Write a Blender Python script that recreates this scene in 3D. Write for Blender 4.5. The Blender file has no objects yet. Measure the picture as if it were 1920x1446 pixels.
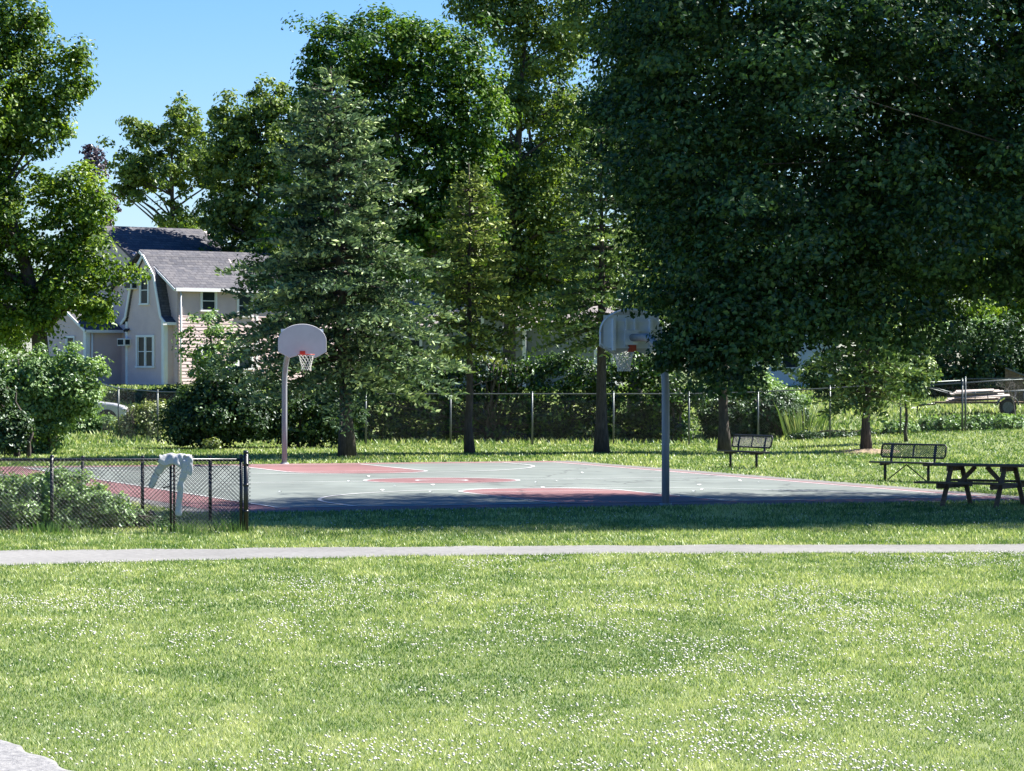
import bpy, math
import numpy as np
from mathutils import Vector, Matrix

# ------------------------------------------------------------------ camera, world, sun, exposure
scn = bpy.context.scene
COL = scn.collection
F, CX, HY, CH = 6000.0, 960.0, 689.0, 2.7      # focal length in photo pixels, centre column, horizon row, eye height

cam_d = bpy.data.cameras.new('camera')
cam = bpy.data.objects.new('camera', cam_d)
COL.objects.link(cam)
cam.location = (0, 0, CH)
cam.rotation_euler = (math.radians(90) - math.atan((723 - HY) / F), 0, 0)
cam_d.sensor_width = 36.0
cam_d.lens = F / 1920.0 * 36.0
cam_d.clip_start = 0.5
cam_d.clip_end = 3000
scn.camera = cam

SUN_AZ, SUN_EL = math.radians(21), math.radians(50)      # azimuth from +X towards +Y
world = bpy.data.worlds.new('World')
scn.world = world
world.use_nodes = True
wn = world.node_tree
bg = wn.nodes['Background']
sky = wn.nodes.new('ShaderNodeTexSky')
sky.sky_type = 'NISHITA'
sky.sun_disc = False
sky.sun_elevation = SUN_EL
sky.sun_rotation = math.radians(90) - SUN_AZ
sky.altitude = 300
sky.air_density = 1.0
sky.dust_density = 0.3
sky.ozone_density = 3.5
hs = wn.nodes.new('ShaderNodeHueSaturation')
hs.inputs['Saturation'].default_value = 1.35
wn.links.new(sky.outputs[0], hs.inputs['Color'])
mxs = wn.nodes.new('ShaderNodeMixRGB'); mxs.blend_type = 'MULTIPLY'; mxs.inputs[0].default_value = 1
mxs.inputs[2].default_value = (0.80, 0.86, 1.08, 1)
wn.links.new(hs.outputs[0], mxs.inputs[1]); wn.links.new(mxs.outputs[0], bg.inputs['Color'])
bg.inputs['Strength'].default_value = 0.05

sun_d = bpy.data.lights.new('sun', 'SUN')
sun_d.energy = 5.0
sun_d.angle = math.radians(0.55)
sun_d.color = (1.0, 0.955, 0.88)
sun = bpy.data.objects.new('sun', sun_d)
COL.objects.link(sun)
sdir = Vector((math.cos(SUN_EL) * math.cos(SUN_AZ), math.cos(SUN_EL) * math.sin(SUN_AZ), math.sin(SUN_EL)))
sun.rotation_euler = sdir.to_track_quat('Z', 'Y').to_euler()

scn.view_settings.view_transform = 'Standard'
scn.view_settings.look = 'None'
scn.view_settings.gamma = 1
scn.view_settings.exposure = 1.78
scn.cycles.max_bounces = 7
scn.cycles.transparent_max_bounces = 8

# ------------------------------------------------------------------ helpers
def ss(a, b, x):
    t = np.clip((x - a) / (b - a), 0, 1)
    return t * t * (3 - 2 * t)

def gz(x, y):
    """ground height"""
    r = ss(6, 18, x)
    return r * 0.55 * ss(95, 114, y) + ss(112, 150, y) * (1.75 - 0.55 * r)

def at(px, py, d):
    return Vector(((px - CX) * d / F, d, CH + (HY - py) * d / F))

def gp(px, py):
    d = F * CH / (py - HY)
    return Vector(((px - CX) * d / F, d, 0))

def ground_at(px, d):
    x = (px - CX) * d / F
    return Vector((x, d, float(gz(x, d))))

def tag(o, label=None, cat=None, group=None, kind=None):
    if label: o['label'] = label
    if cat: o['category'] = cat
    if group: o['group'] = group
    if kind: o['kind'] = kind
    return o

def empty(name, loc, rz=0.0, label=None, cat=None, group=None):
    o = bpy.data.objects.new(name, None)
    o.empty_display_size = 0.2
    o.location = loc
    o.rotation_euler = (0, 0, rz)
    COL.objects.link(o)
    return tag(o, label, cat, group)

def link(name, me, mat=None, parent=None):
    if mat: me.materials.append(mat)
    o = bpy.data.objects.new(name, me)
    COL.objects.link(o)
    if parent is not None: o.parent = parent
    return o

def np_mesh(name, verts, faces, tone=None, smooth=False):
    """fast mesh: verts (N,3), faces (M,k)"""
    verts = np.asarray(verts, dtype=np.float32)
    faces = np.asarray(faces, dtype=np.int32)
    m, k = faces.shape
    me = bpy.data.meshes.new(name)
    me.vertices.add(len(verts))
    me.vertices.foreach_set('co', verts.ravel())
    me.loops.add(m * k)
    me.loops.foreach_set('vertex_index', faces.ravel())
    me.polygons.add(m)
    me.polygons.foreach_set('loop_start', np.arange(0, m * k, k, dtype=np.int32))
    me.polygons.foreach_set('loop_total', np.full(m, k, dtype=np.int32))
    me.polygons.foreach_set('use_smooth', np.full(m, smooth, dtype=bool))
    if tone is not None:
        a = me.attributes.new('tone', 'FLOAT', 'FACE')
        a.data.foreach_set('value', np.asarray(tone, dtype=np.float32))
    me.update(calc_edges=True)
    return me

class MB:
    def __init__(s): s.v, s.f, s.sm = [], [], []
    def add(s, vs, fs, smooth=False):
        b = len(s.v)
        s.v += [tuple(v) for v in vs]
        s.f += [tuple(b + i for i in f) for f in fs]
        s.sm += [smooth] * len(fs)
        return s
    def box(s, c, size, ax=None):
        hx, hy, hz = size[0] / 2, size[1] / 2, size[2] / 2
        X, Y, Z = ax if ax else (Vector((1, 0, 0)), Vector((0, 1, 0)), Vector((0, 0, 1)))
        c = Vector(c)
        vs = [c + X * (a * hx) + Y * (b * hy) + Z * (d * hz) for a in (-1, 1) for b in (-1, 1) for d in (-1, 1)]
        return s.add(vs, [(0, 1, 3, 2), (4, 6, 7, 5), (0, 4, 5, 1), (2, 3, 7, 6), (0, 2, 6, 4), (1, 5, 7, 3)])
    def beam(s, a, b, w, h, up=(0, 0, 1)):
        a, b = Vector(a), Vector(b)
        Z = (b - a); L = Z.length; Z.normalize()
        U = Vector(up)
        if abs(Z.dot(U)) > 0.98: U = Vector((0, 1, 0))
        X = Z.cross(U).normalized(); Y = X.cross(Z).normalized()
        return s.box((a + b) / 2, (w, h, L), (X, Y, Z))
    def tube(s, pts, r, n=8, cap=True, smooth=True):
        pts = [Vector(p) for p in pts]
        rs = r if isinstance(r, (list, tuple)) else [r] * len(pts)
        b = len(s.v)
        prevX = None
        for i, p in enumerate(pts):
            t = (pts[min(i + 1, len(pts) - 1)] - pts[max(i - 1, 0)]).normalized()
            if prevX is None:
                U = Vector((0, 0, 1)) if abs(t.z) < 0.9 else Vector((1, 0, 0))
                X = t.cross(U).normalized()
            else:
                X = (prevX - t * prevX.dot(t)).normalized()
            prevX = X
            Y = t.cross(X)
            for k in range(n):
                a = 2 * math.pi * k / n
                s.v.append(tuple(p + X * (math.cos(a) * rs[i]) + Y * (math.sin(a) * rs[i])))
        for i in range(len(pts) - 1):
            for k in range(n):
                k2 = (k + 1) % n
                s.f.append((b + i * n + k, b + i * n + k2, b + (i + 1) * n + k2, b + (i + 1) * n + k)); s.sm.append(smooth)
        if cap:
            s.f.append(tuple(b + k for k in range(n))[::-1]); s.sm.append(False)
            e = b + (len(pts) - 1) * n
            s.f.append(tuple(e + k for k in range(n))); s.sm.append(False)
        return s
    def prism(s, poly, thick, org, ax, ay, an):
        """poly in (a,b) coordinates on axes ax, ay, extruded +-thick/2 along an"""
        org, ax, ay, an = Vector(org), Vector(ax), Vector(ay), Vector(an)
        n = len(poly)
        vs = [org + ax * p[0] + ay * p[1] - an * thick / 2 for p in poly] + [org + ax * p[0] + ay * p[1] + an * thick / 2 for p in poly]
        fs = [tuple(range(n))[::-1], tuple(range(n, 2 * n))] + [(i, (i + 1) % n, n + (i + 1) % n, n + i) for i in range(n)]
        return s.add(vs, fs)
    def ball(s, c, r, n=8, m=6, sc=(1, 1, 1)):
        c = Vector(c); b = len(s.v)
        for j in range(m + 1):
            th = math.pi * j / m
            for k in range(n):
                a = 2 * math.pi * k / n
                s.v.append((c.x + r * sc[0] * math.sin(th) * math.cos(a), c.y + r * sc[1] * math.sin(th) * math.sin(a), c.z + r * sc[2] * math.cos(th)))
        for j in range(m):
            for k in range(n):
                k2 = (k + 1) % n
                s.f.append((b + j * n + k, b + (j + 1) * n + k, b + (j + 1) * n + k2, b + j * n + k2)); s.sm.append(True)
        return s
    def build(s, name, mat=None, parent=None, bevel=0):
        me = bpy.data.meshes.new(name)
        me.from_pydata(s.v, [], s.f)
        me.polygons.foreach_set('use_smooth', s.sm)
        me.update()
        o = link(name, me, mat, parent)
        if bevel:
            bv = o.modifiers.new('bevel', 'BEVEL'); bv.width = bevel; bv.segments = 2; bv.limit_method = 'ANGLE'
        return o

def vnoise(x, y, seed=0):
    """smooth 2-D value noise 0..1"""
    rs = np.random.default_rng(seed)
    tab = rs.random((256, 256))
    xi, yi = np.floor(x).astype(int), np.floor(y).astype(int)
    fx, fy = x - xi, y - yi
    fx, fy = fx * fx * (3 - 2 * fx), fy * fy * (3 - 2 * fy)
    g = lambda i, j: tab[(xi + i) % 256, (yi + j) % 256]
    return (g(0, 0) * (1 - fx) + g(1, 0) * fx) * (1 - fy) + (g(0, 1) * (1 - fx) + g(1, 1) * fx) * fy

def fbm(x, y, seed=0, octv=4):
    s, a, t = 0, 1.0, 0
    for i in range(octv):
        s = s + a * vnoise(x * 2 ** i + 13.7 * i, y * 2 ** i + 7.1 * i, seed + i); t += a; a *= 0.55
    return s / t

# ------------------------------------------------------------------ materials
def new_mat(name):
    m = bpy.data.materials.new(name); m.use_nodes = True
    nt = m.node_tree
    return m, nt, nt.nodes['Principled BSDF']

def mat_noise(name, c1, c2, scale=5.0, rough=0.7, metal=0.0, bump=0.0, detail=6, spec=0.4, stretch=None, c3=None):
    m, nt, p = new_mat(name)
    tc = nt.nodes.new('ShaderNodeTexCoord')
    mp = nt.nodes.new('ShaderNodeMapping')
    if stretch: mp.inputs['Scale'].default_value = stretch
    nz = nt.nodes.new('ShaderNodeTexNoise'); nz.inputs['Scale'].default_value = scale; nz.inputs['Detail'].default_value = detail
    nz.inputs['Roughness'].default_value = 0.65
    cr = nt.nodes.new('ShaderNodeValToRGB')
    cr.color_ramp.elements[0].position = 0.32; cr.color_ramp.elements[0].color = (*c1, 1)
    cr.color_ramp.elements[1].position = 0.68; cr.color_ramp.elements[1].color = (*c2, 1)
    if c3:
        e = cr.color_ramp.elements.new(0.78); e.color = (*c3, 1)
    nt.links.new(tc.outputs['Object'], mp.inputs[0]); nt.links.new(mp.outputs[0], nz.inputs['Vector'])
    nt.links.new(nz.outputs['Fac'], cr.inputs[0]); nt.links.new(cr.outputs[0], p.inputs['Base Color'])
    p.inputs['Roughness'].default_value = rough; p.inputs['Metallic'].default_value = metal
    p.inputs['Specular IOR Level'].default_value = spec
    if bump:
        bp = nt.nodes.new('ShaderNodeBump'); bp.inputs['Strength'].default_value = bump; bp.inputs['Distance'].default_value = 0.03
        nt.links.new(nz.outputs['Fac'], bp.inputs['Height']); nt.links.new(bp.outputs[0], p.inputs['Normal'])
    return m

def mat_leaf(name, dark, mid, light, trans=0.35, gloss=0.05, rough=0.45, tcol=None):
    """leaves: colour by a per-leaf 'tone' attribute, light passes through"""
    m = bpy.data.materials.new(name); m.use_nodes = True
    nt = m.node_tree; nt.nodes.clear()
    out = nt.nodes.new('ShaderNodeOutputMaterial')
    at_ = nt.nodes.new('ShaderNodeAttribute'); at_.attribute_name = 'tone'
    cr = nt.nodes.new('ShaderNodeValToRGB')
    cr.color_ramp.elements[0].position = 0.05; cr.color_ramp.elements[0].color = (*dark, 1)
    cr.color_ramp.elements[1].position = 0.95; cr.color_ramp.elements[1].color = (*light, 1)
    e = cr.color_ramp.elements.new(0.5); e.color = (*mid, 1)
    nt.links.new(at_.outputs['Fac'], cr.inputs[0])
    d = nt.nodes.new('ShaderNodeBsdfDiffuse'); t = nt.nodes.new('ShaderNodeBsdfTranslucent')
    g = nt.nodes.new('ShaderNodeBsdfGlossy'); g.inputs['Roughness'].default_value = rough
    g.inputs['Color'].default_value = (0.9, 0.95, 1, 1)
    mul = nt.nodes.new('ShaderNodeMixRGB'); mul.blend_type = 'MULTIPLY'; mul.inputs[0].default_value = 1
    mul.inputs[2].default_value = (*(tcol or (1.25, 1.35, 0.55)), 1)
    nt.links.new(cr.outputs[0], d.inputs[0]); nt.links.new(cr.outputs[0], mul.inputs[1]); nt.links.new(mul.outputs[0], t.inputs[0])
    a = nt.nodes.new('ShaderNodeMixShader'); a.inputs[0].default_value = trans
    nt.links.new(d.outputs[0], a.inputs[1]); nt.links.new(t.outputs[0], a.inputs[2])
    b = nt.nodes.new('ShaderNodeMixShader'); b.inputs[0].default_value = gloss
    nt.links.new(a.outputs[0], b.inputs[1]); nt.links.new(g.outputs[0], b.inputs[2])
    nt.links.new(b.outputs[0], out.inputs[0])
    return m

M = {}
M['bark'] = mat_noise('bark', (0.035, 0.028, 0.024), (0.11, 0.09, 0.075), 6, 0.9, bump=0.8, stretch=(3, 3, 0.6))
M['bark_pale'] = mat_noise('bark_pale', (0.07, 0.062, 0.055), (0.2, 0.18, 0.155), 6, 0.9, bump=0.7, stretch=(3, 3, 0.6))
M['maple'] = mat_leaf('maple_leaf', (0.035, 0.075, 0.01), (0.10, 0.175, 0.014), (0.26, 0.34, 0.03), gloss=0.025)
M['maple_deep'] = mat_leaf('maple_leaf_deep', (0.012, 0.034, 0.012), (0.034, 0.078, 0.02), (0.09, 0.165, 0.04), trans=0.25, gloss=0.025)  # deep green; on two background trees its darkness stands in for shade
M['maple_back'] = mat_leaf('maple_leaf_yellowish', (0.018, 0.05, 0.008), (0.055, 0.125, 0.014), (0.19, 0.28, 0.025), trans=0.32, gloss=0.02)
M['airy'] = mat_leaf('airy_leaf', (0.045, 0.085, 0.02), (0.12, 0.18, 0.03), (0.27, 0.33, 0.07), gloss=0.025)
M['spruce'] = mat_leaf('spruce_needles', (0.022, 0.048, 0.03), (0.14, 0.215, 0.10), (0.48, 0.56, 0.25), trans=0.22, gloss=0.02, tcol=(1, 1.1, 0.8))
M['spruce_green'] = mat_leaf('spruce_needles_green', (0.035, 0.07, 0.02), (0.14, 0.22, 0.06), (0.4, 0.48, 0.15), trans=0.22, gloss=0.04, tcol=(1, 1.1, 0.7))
M['spruce_lit'] = mat_leaf('spruce_needles_sunlit', (0.05, 0.08, 0.02), (0.2, 0.26, 0.065), (0.5, 0.53, 0.16), trans=0.25, gloss=0.02, tcol=(1, 1.1, 0.7))  # yellow-green, brightened so the colour carries sunlight on the slim spruce
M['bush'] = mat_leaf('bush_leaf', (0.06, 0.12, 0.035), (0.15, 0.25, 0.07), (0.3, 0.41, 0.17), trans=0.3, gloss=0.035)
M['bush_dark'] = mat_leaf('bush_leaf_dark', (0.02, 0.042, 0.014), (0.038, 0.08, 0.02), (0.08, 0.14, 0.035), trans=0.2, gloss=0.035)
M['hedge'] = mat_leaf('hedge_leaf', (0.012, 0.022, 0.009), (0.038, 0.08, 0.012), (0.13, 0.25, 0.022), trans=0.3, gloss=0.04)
M['yellow_bush'] = mat_leaf('yellowish_shrub_leaf', (0.10, 0.14, 0.03), (0.2, 0.25, 0.06), (0.42, 0.44, 0.22), trans=0.3)
M['purple_leaf'] = mat_leaf('purple_leaf', (0.03, 0.018, 0.025), (0.06, 0.04, 0.05), (0.1, 0.07, 0.09), trans=0.2, tcol=(1, .8, .9))
M['grass'] = mat_leaf('grass_blade', (0.05, 0.118, 0.022), (0.2, 0.285, 0.066), (0.53, 0.54, 0.24), trans=0.3, gloss=0.03, tcol=(1.1, 1.2, 0.7))
M['clover'] = mat_noise('clover_flower', (0.58, 0.54, 0.46), (0.7, 0.67, 0.6), 40, 0.8)
M['ground'] = mat_noise('lawn_soil', (0.07, 0.105, 0.03), (0.14, 0.17, 0.055), 1.3, 0.95, detail=10, bump=0.3)
M['path'] = mat_noise('gravel_path', (0.145, 0.142, 0.137), (0.23, 0.226, 0.218), 9, 0.95, detail=12, bump=0.3)
M['red'] = mat_noise('court_red', (0.165, 0.078, 0.078), (0.215, 0.1, 0.098), 3.0, 0.8, detail=10)
M['green'] = mat_noise('court_green', (0.115, 0.135, 0.122), (0.165, 0.186, 0.168), 0.9, 0.8, detail=12)
M['line'] = mat_noise('court_line', (0.4, 0.4, 0.4), (0.6, 0.6, 0.6), 4, 0.7)
M['asphalt'] = mat_noise('asphalt', (0.10, 0.095, 0.09), (0.17, 0.16, 0.15), 5, 0.9, detail=12)
M['mulch'] = mat_noise('mulch', (0.12, 0.08, 0.05), (0.35, 0.27, 0.18), 9, 0.95, detail=10, bump=0.6)
M['stone'] = mat_noise('pale_granite', (0.12, 0.12, 0.125), (0.27, 0.265, 0.26), 16, 0.9, detail=14, bump=0.9, c3=(0.10, 0.095, 0.09))
M['black'] = mat_noise('black_vinyl', (0.008, 0.008, 0.010), (0.016, 0.016, 0.02), 20, 0.35, spec=0.5)
M['wire'] = mat_noise('dull_wire', (0.03, 0.035, 0.035), (0.07, 0.075, 0.075), 4, 0.7)
M['galv'] = mat_noise('galvanised_steel', (0.08, 0.095, 0.095), (0.14, 0.155, 0.155), 4, 0.45, metal=0.5, stretch=(4, 4, 0.5))
M['galv_pole'] = mat_noise('galvanised_pole', (0.2, 0.215, 0.23), (0.3, 0.315, 0.33), 3, 0.6, metal=0.15, stretch=(4, 4, 0.4), c3=(0.25, 0.19, 0.14))
M['board'] = mat_noise('backboard_paint', (0.42, 0.42, 0.43), (0.48, 0.48, 0.5), 1.6, 0.45, detail=8)
M['board_back'] = mat_noise('backboard_back_paint', (0.58, 0.64, 0.7), (0.74, 0.78, 0.82), 2.5, 0.5, detail=10, c3=(0.25, 0.24, 0.22))
M['rim'] = mat_noise('rim_paint', (0.32, 0.035, 0.02), (0.45, 0.06, 0.03), 8, 0.4)
M['net'] = mat_noise('net_cord', (0.5, 0.5, 0.45), (0.72, 0.72, 0.66), 8, 0.9)
M['coat_metal'] = mat_noise('bench_coating', (0.012, 0.012, 0.013), (0.03, 0.028, 0.03), 12, 0.4)
M['old_wood'] = mat_noise('weathered_wood', (0.08, 0.052, 0.034), (0.2, 0.135, 0.085), 5, 0.85, bump=0.4, stretch=(1, 6, 6))
M['cloth'] = mat_noise('grey_cloth', (0.36, 0.365, 0.38), (0.44, 0.445, 0.46), 6, 0.95, bump=0.3)
M['taupe'] = mat_noise('taupe_siding', (0.56, 0.43, 0.43), (0.64, 0.50, 0.49), 1.5, 0.7)
M['trim'] = mat_noise('white_trim', (0.66, 0.66, 0.67), (0.76, 0.76, 0.77), 2, 0.5)
M['found'] = mat_noise('foundation', (0.2, 0.19, 0.18), (0.3, 0.28, 0.26), 4, 0.9, bump=0.4)
M['grey_siding'] = mat_noise('grey_siding', (0.2, 0.22, 0.22), (0.26, 0.28, 0.28), 1.5, 0.75)
M['blue_siding'] = mat_noise('pale_blue_siding', (0.5, 0.58, 0.68), (0.58, 0.66, 0.75), 1.5, 0.7)
M['glass'] = mat_noise('window_glass', (0.012, 0.02, 0.024), (0.03, 0.042, 0.05), 1.2, 0.15, spec=0.12)
M['car'] = mat_noise('car_paint', (0.55, 0.55, 0.57), (0.62, 0.62, 0.64), 1, 0.2, metal=0.2, spec=0.7)
M['rubber'] = mat_noise('rubber', (0.012, 0.012, 0.012), (0.03, 0.03, 0.03), 20, 0.85)
M['lamp'] = mat_noise('lamp_lens', (0.5, 0.5, 0.5), (0.7, 0.7, 0.7), 5, 0.1)
M['cut_wood'] = mat_noise('pale_boards', (0.3, 0.25, 0.21), (0.5, 0.44, 0.4), 4, 0.8, stretch=(1, 8, 8))
M['scrap'] = mat_noise('paper_scrap', (0.7, 0.7, 0.68), (0.85, 0.85, 0.83), 6, 0.8)
M['dry_stalk'] = mat_leaf('dry_stalk', (0.16, 0.14, 0.08), (0.28, 0.26, 0.14), (0.45, 0.42, 0.26), trans=0.2)

def mat_shingle(name, a, b, c):
    m, nt, p = new_mat(name)
    tc = nt.nodes.new('ShaderNodeTexCoord')
    br = nt.nodes.new('ShaderNodeTexBrick')
    br.inputs['Color1'].default_value = (*a, 1); br.inputs['Color2'].default_value = (*b, 1); br.inputs['Mortar'].default_value = (*c, 1)
    br.inputs['Scale'].default_value = 1.0; br.inputs['Brick Width'].default_value = 0.42; br.inputs['Row Height'].default_value = 0.2
    br.inputs['Mortar Size'].default_value = 0.012; br.inputs['Bias'].default_value = 0.1
    sx = nt.nodes.new('ShaderNodeSeparateXYZ'); cb = nt.nodes.new('ShaderNodeCombineXYZ')
    nt.links.new(tc.outputs['Object'], sx.inputs[0]); nt.links.new(sx.outputs['X'], cb.inputs['X'])
    ml = nt.nodes.new('ShaderNodeMath'); ml.operation = 'MULTIPLY'; ml.inputs[1].default_value = 1.6
    nt.links.new(sx.outputs['Z'], ml.inputs[0]); nt.links.new(ml.outputs[0], cb.inputs['Y'])
    nt.links.new(cb.outputs[0], br.inputs['Vector'])
    nz = nt.nodes.new('ShaderNodeTexNoise'); nz.inputs['Scale'].default_value = 7; nz.inputs['Detail'].default_value = 8
    nt.links.new(tc.outputs['Object'], nz.inputs['Vector'])
    mx = nt.nodes.new('ShaderNodeMixRGB'); mx.blend_type = 'OVERLAY'; mx.inputs[0].default_value = 0.5
    nt.links.new(br.outputs['Color'], mx.inputs[1]); nt.links.new(nz.outputs['Fac'], mx.inputs[2])
    nt.links.new(mx.outputs[0], p.inputs['Base Color']); p.inputs['Roughness'].default_value = 0.95
    p.inputs['Specular IOR Level'].default_value = 0.1
    return m
M['shingle'] = mat_shingle('grey_shingles', (0.07, 0.072, 0.085), (0.115, 0.112, 0.12), (0.045, 0.045, 0.055))
M['shingle_warm'] = mat_shingle('warm_shingles', (0.2, 0.18, 0.18), (0.3, 0.27, 0.26), (0.12, 0.11, 0.11))

def weather(mat, amt=0.35, crack=True):
    nt = mat.node_tree; p = nt.nodes['Principled BSDF']
    src = p.inputs['Base Color'].links[0].from_socket
    tc = nt.nodes.new('ShaderNodeTexCoord')
    n2 = nt.nodes.new('ShaderNodeTexNoise'); n2.inputs['Scale'].default_value = 0.22; n2.inputs['Detail'].default_value = 9; n2.inputs['Roughness'].default_value = .7
    nt.links.new(tc.outputs['Object'], n2.inputs['Vector'])
    r2 = nt.nodes.new('ShaderNodeValToRGB'); r2.color_ramp.elements[0].position = .38; r2.color_ramp.elements[0].color = (1 - amt, 1 - amt, 1 - amt, 1)
    r2.color_ramp.elements[1].position = .62; r2.color_ramp.elements[1].color = (1.0, 1.0, 1.0, 1)
    nt.links.new(n2.outputs['Fac'], r2.inputs[0])
    m1 = nt.nodes.new('ShaderNodeMixRGB'); m1.blend_type = 'MULTIPLY'; m1.inputs[0].default_value = 1
    nt.links.new(src, m1.inputs[1]); nt.links.new(r2.outputs[0], m1.inputs[2]); out = m1.outputs[0]
    if crack:
        vo = nt.nodes.new('ShaderNodeTexVoronoi'); vo.feature = 'DISTANCE_TO_EDGE'; vo.inputs['Scale'].default_value = 0.16
        nz = nt.nodes.new('ShaderNodeTexNoise'); nz.inputs['Scale'].default_value = 1.2; nz.inputs['Detail'].default_value = 6
        ad = nt.nodes.new('ShaderNodeVectorMath'); ad.operation = 'ADD'
        nt.links.new(tc.outputs['Object'], nz.inputs['Vector']); nt.links.new(tc.outputs['Object'], ad.inputs[0]); nt.links.new(nz.outputs['Color'], ad.inputs[1]); nt.links.new(ad.outputs[0], vo.inputs['Vector'])
        r3 = nt.nodes.new('ShaderNodeValToRGB'); r3.color_ramp.elements[0].position = 0.0; r3.color_ramp.elements[0].color = (.45, .45, .45, 1)
        r3.color_ramp.elements[1].position = 0.008; r3.color_ramp.elements[1].color = (1, 1, 1, 1)
        nt.links.new(vo.outputs['Distance'], r3.inputs[0])
        m2 = nt.nodes.new('ShaderNodeMixRGB'); m2.blend_type = 'MULTIPLY'; m2.inputs[0].default_value = 1
        nt.links.new(out, m2.inputs[1]); nt.links.new(r3.outputs[0], m2.inputs[2]); out = m2.outputs[0]
    nt.links.new(out, p.inputs['Base Color'])
weather(M['green'], .22); weather(M['red'], .3); weather(M['path'], .25, False); weather(M['line'], .2, False)

# ------------------------------------------------------------------ ground, path, court
def make_ground():
    xs = np.concatenate([np.linspace(-400, -30, 15), np.linspace(-28, 28, 57), np.linspace(30, 400, 15)])
    ys = np.concatenate([np.linspace(-40, 85, 26), np.linspace(88, 156, 69), np.linspace(165, 900, 20)])
    X, Y = np.meshgrid(xs, ys)
    Z = gz(X, Y)
    v = np.stack([X.ravel(), Y.ravel(), Z.ravel()], 1)
    nx, ny = len(xs), len(ys)
    i = np.arange(nx * ny).reshape(ny, nx)
    f = np.stack([i[:-1, :-1].ravel(), i[:-1, 1:].ravel(), i[1:, 1:].ravel(), i[1:, :-1].ravel()], 1)
    o = link('ground', np_mesh('ground', v, f, smooth=True), M['ground'])
    tag(o, 'green lawn ground rising gently behind the back fence', kind='structure')
make_ground()

def sheet(name, poly, z, mat, label=None, kind='structure', parent=None):
    b = MB().add([(p[0], p[1], z) for p in poly], [tuple(range(len(poly)))])
    o = b.build(name, M[mat], parent)
    if parent is None: tag(o, label, kind=kind)
    return o

pn = [(-300, 1092), (0, 1060), (400, 1051), (900, 1042), (1300, 1038), (1920, 1037), (2300, 1038)]
pf = [(-300, 1040), (0, 1033), (400, 1029.5), (900, 1024.5), (1300, 1022.5), (1920, 1021.5), (2300, 1022)]
path_near = [gp(*p) for p in pn]; path_far = [gp(*p) for p in pf]
bm_ = MB()
def resample(pts, n=60):
    xs = np.linspace(-12, 12, n)
    return xs, np.interp(xs, [p.x for p in pts], [p.y for p in pts])
xs_, yn_ = resample(path_near); _, yf_ = resample(path_far)
rngp = np.random.default_rng(3)
yn_ = yn_ + rngp.normal(0, 0.10, 60); yf_ = yf_ + rngp.normal(0, 0.10, 60)
bm_.add([(x, y, 0.006) for x, y in zip(xs_, yn_)] + [(x, y, 0.006) for x, y in zip(xs_, yf_)],
        [(i, i + 1, 61 + i, 60 + i) for i in range(59)])
tag(bm_.build('path', M['path']), 'pale grey gravel path crossing the lawn', kind='structure')

NP_, FP_ = Vector((3.01, 62.7)), Vector((-6.35, 89.3))       # the two hoop poles
U = (FP_ - NP_).normalized(); V = Vector((U.y, -U.x))        # court axis away from us, and to the right
CC = (NP_ + FP_) / 2
HL = (FP_ - NP_).length / 2 - 1.15                            # half length
HW = 7.55
def ct(a, b): return CC + U * a + V * b                       # a along the axis, b to the right
def court_rect(a0, a1, b0, b1): return [ct(a0, b0), ct(a0, b1), ct(a1, b1), ct(a1, b0)]
court = empty('basketball_court', (0, 0, 0)); tag(court, 'green and red painted basketball court with white lines', kind='structure')
def cs(name, poly, z, mat): return sheet(name, poly, z, mat, parent=court)
cs('asphalt', court_rect(-HL - 1.75, HL + 1.5, -HW - 2.2, HW + 1.1), 0.004, 'asphalt')
cs('red_border', court_rect(-HL - 1.15, HL + 1.25, -HW - 1.45, HW + 0.42), 0.008, 'red')
cs('green_surface', court_rect(-HL, HL + 0.0, -HW, HW), 0.012, 'green')
def disc(c, r, n=64, a0=0, a1=2 * math.pi): return [(c[0] + math.cos(a0 + (a1 - a0) * i / n) * r, c[1] + math.sin(a0 + (a1 - a0) * i / n) * r) for i in range(n + 1)]
def world_poly(pts): return [ct(p[0], p[1]) for p in pts]
KL, KW = 5.8, 1.83
red_mb, line_mb = MB(), MB()
def addpoly(mb, pts, z): w = world_poly(pts); mb.add([(p[0], p[1], z) for p in w], [tuple(range(len(w)))])
for sgn in (-1, 1):
    poly = [(sgn * HL, -KW), (sgn * (HL - KL), -KW)]
    arc = [(sgn * (HL - KL - math.cos(t) * 1.83), math.sin(t) * 1.83) for t in np.linspace(-math.pi / 2, math.pi / 2, 25)]
    poly += arc + [(sgn * (HL - KL), KW), (sgn * HL, KW)]
    addpoly(red_mb, poly, 0.016)
addpoly(red_mb, disc((0, 0), 1.83)[:-1], 0.016)
red_mb.build('red_paint', M['red'], court)
def strip(pts, w, z=0.02, close=False):
    P = [Vector(p) for p in pts]
    n = len(P); vs = []
    for i in range(n):
        t = (P[min(i + 1, n - 1)] - P[max(i - 1, 0)])
        if close and i in (0, n - 1): t = P[1] - P[n - 2]
        t.normalize(); nn = Vector((-t.y, t.x))
        for q in (P[i] + nn * w / 2, P[i] - nn * w / 2):
            c = ct(q.x, q.y); vs.append((c.x, c.y, z))
    line_mb.add(vs, [(2 * i, 2 * i + 1, 2 * i + 3, 2 * i + 2) for i in range(n - 1)])
LW = 0.08
strip([(-HL, -HW), (HL, -HW)], LW); strip([(-HL, HW), (HL, HW)], LW)
strip([(-HL, -HW), (-HL, HW)], LW, 0.0205); strip([(HL, -HW), (HL, HW)], LW, 0.0205)
strip([(0, -HW), (0, -1.83)], LW, 0.0205); strip([(0, 1.83), (0, HW)], LW, 0.0205)
strip(disc((0, 0), 1.83), LW, 0.021, True); strip(disc((0, 0), 0.6, 32), LW, 0.021, True)
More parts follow.
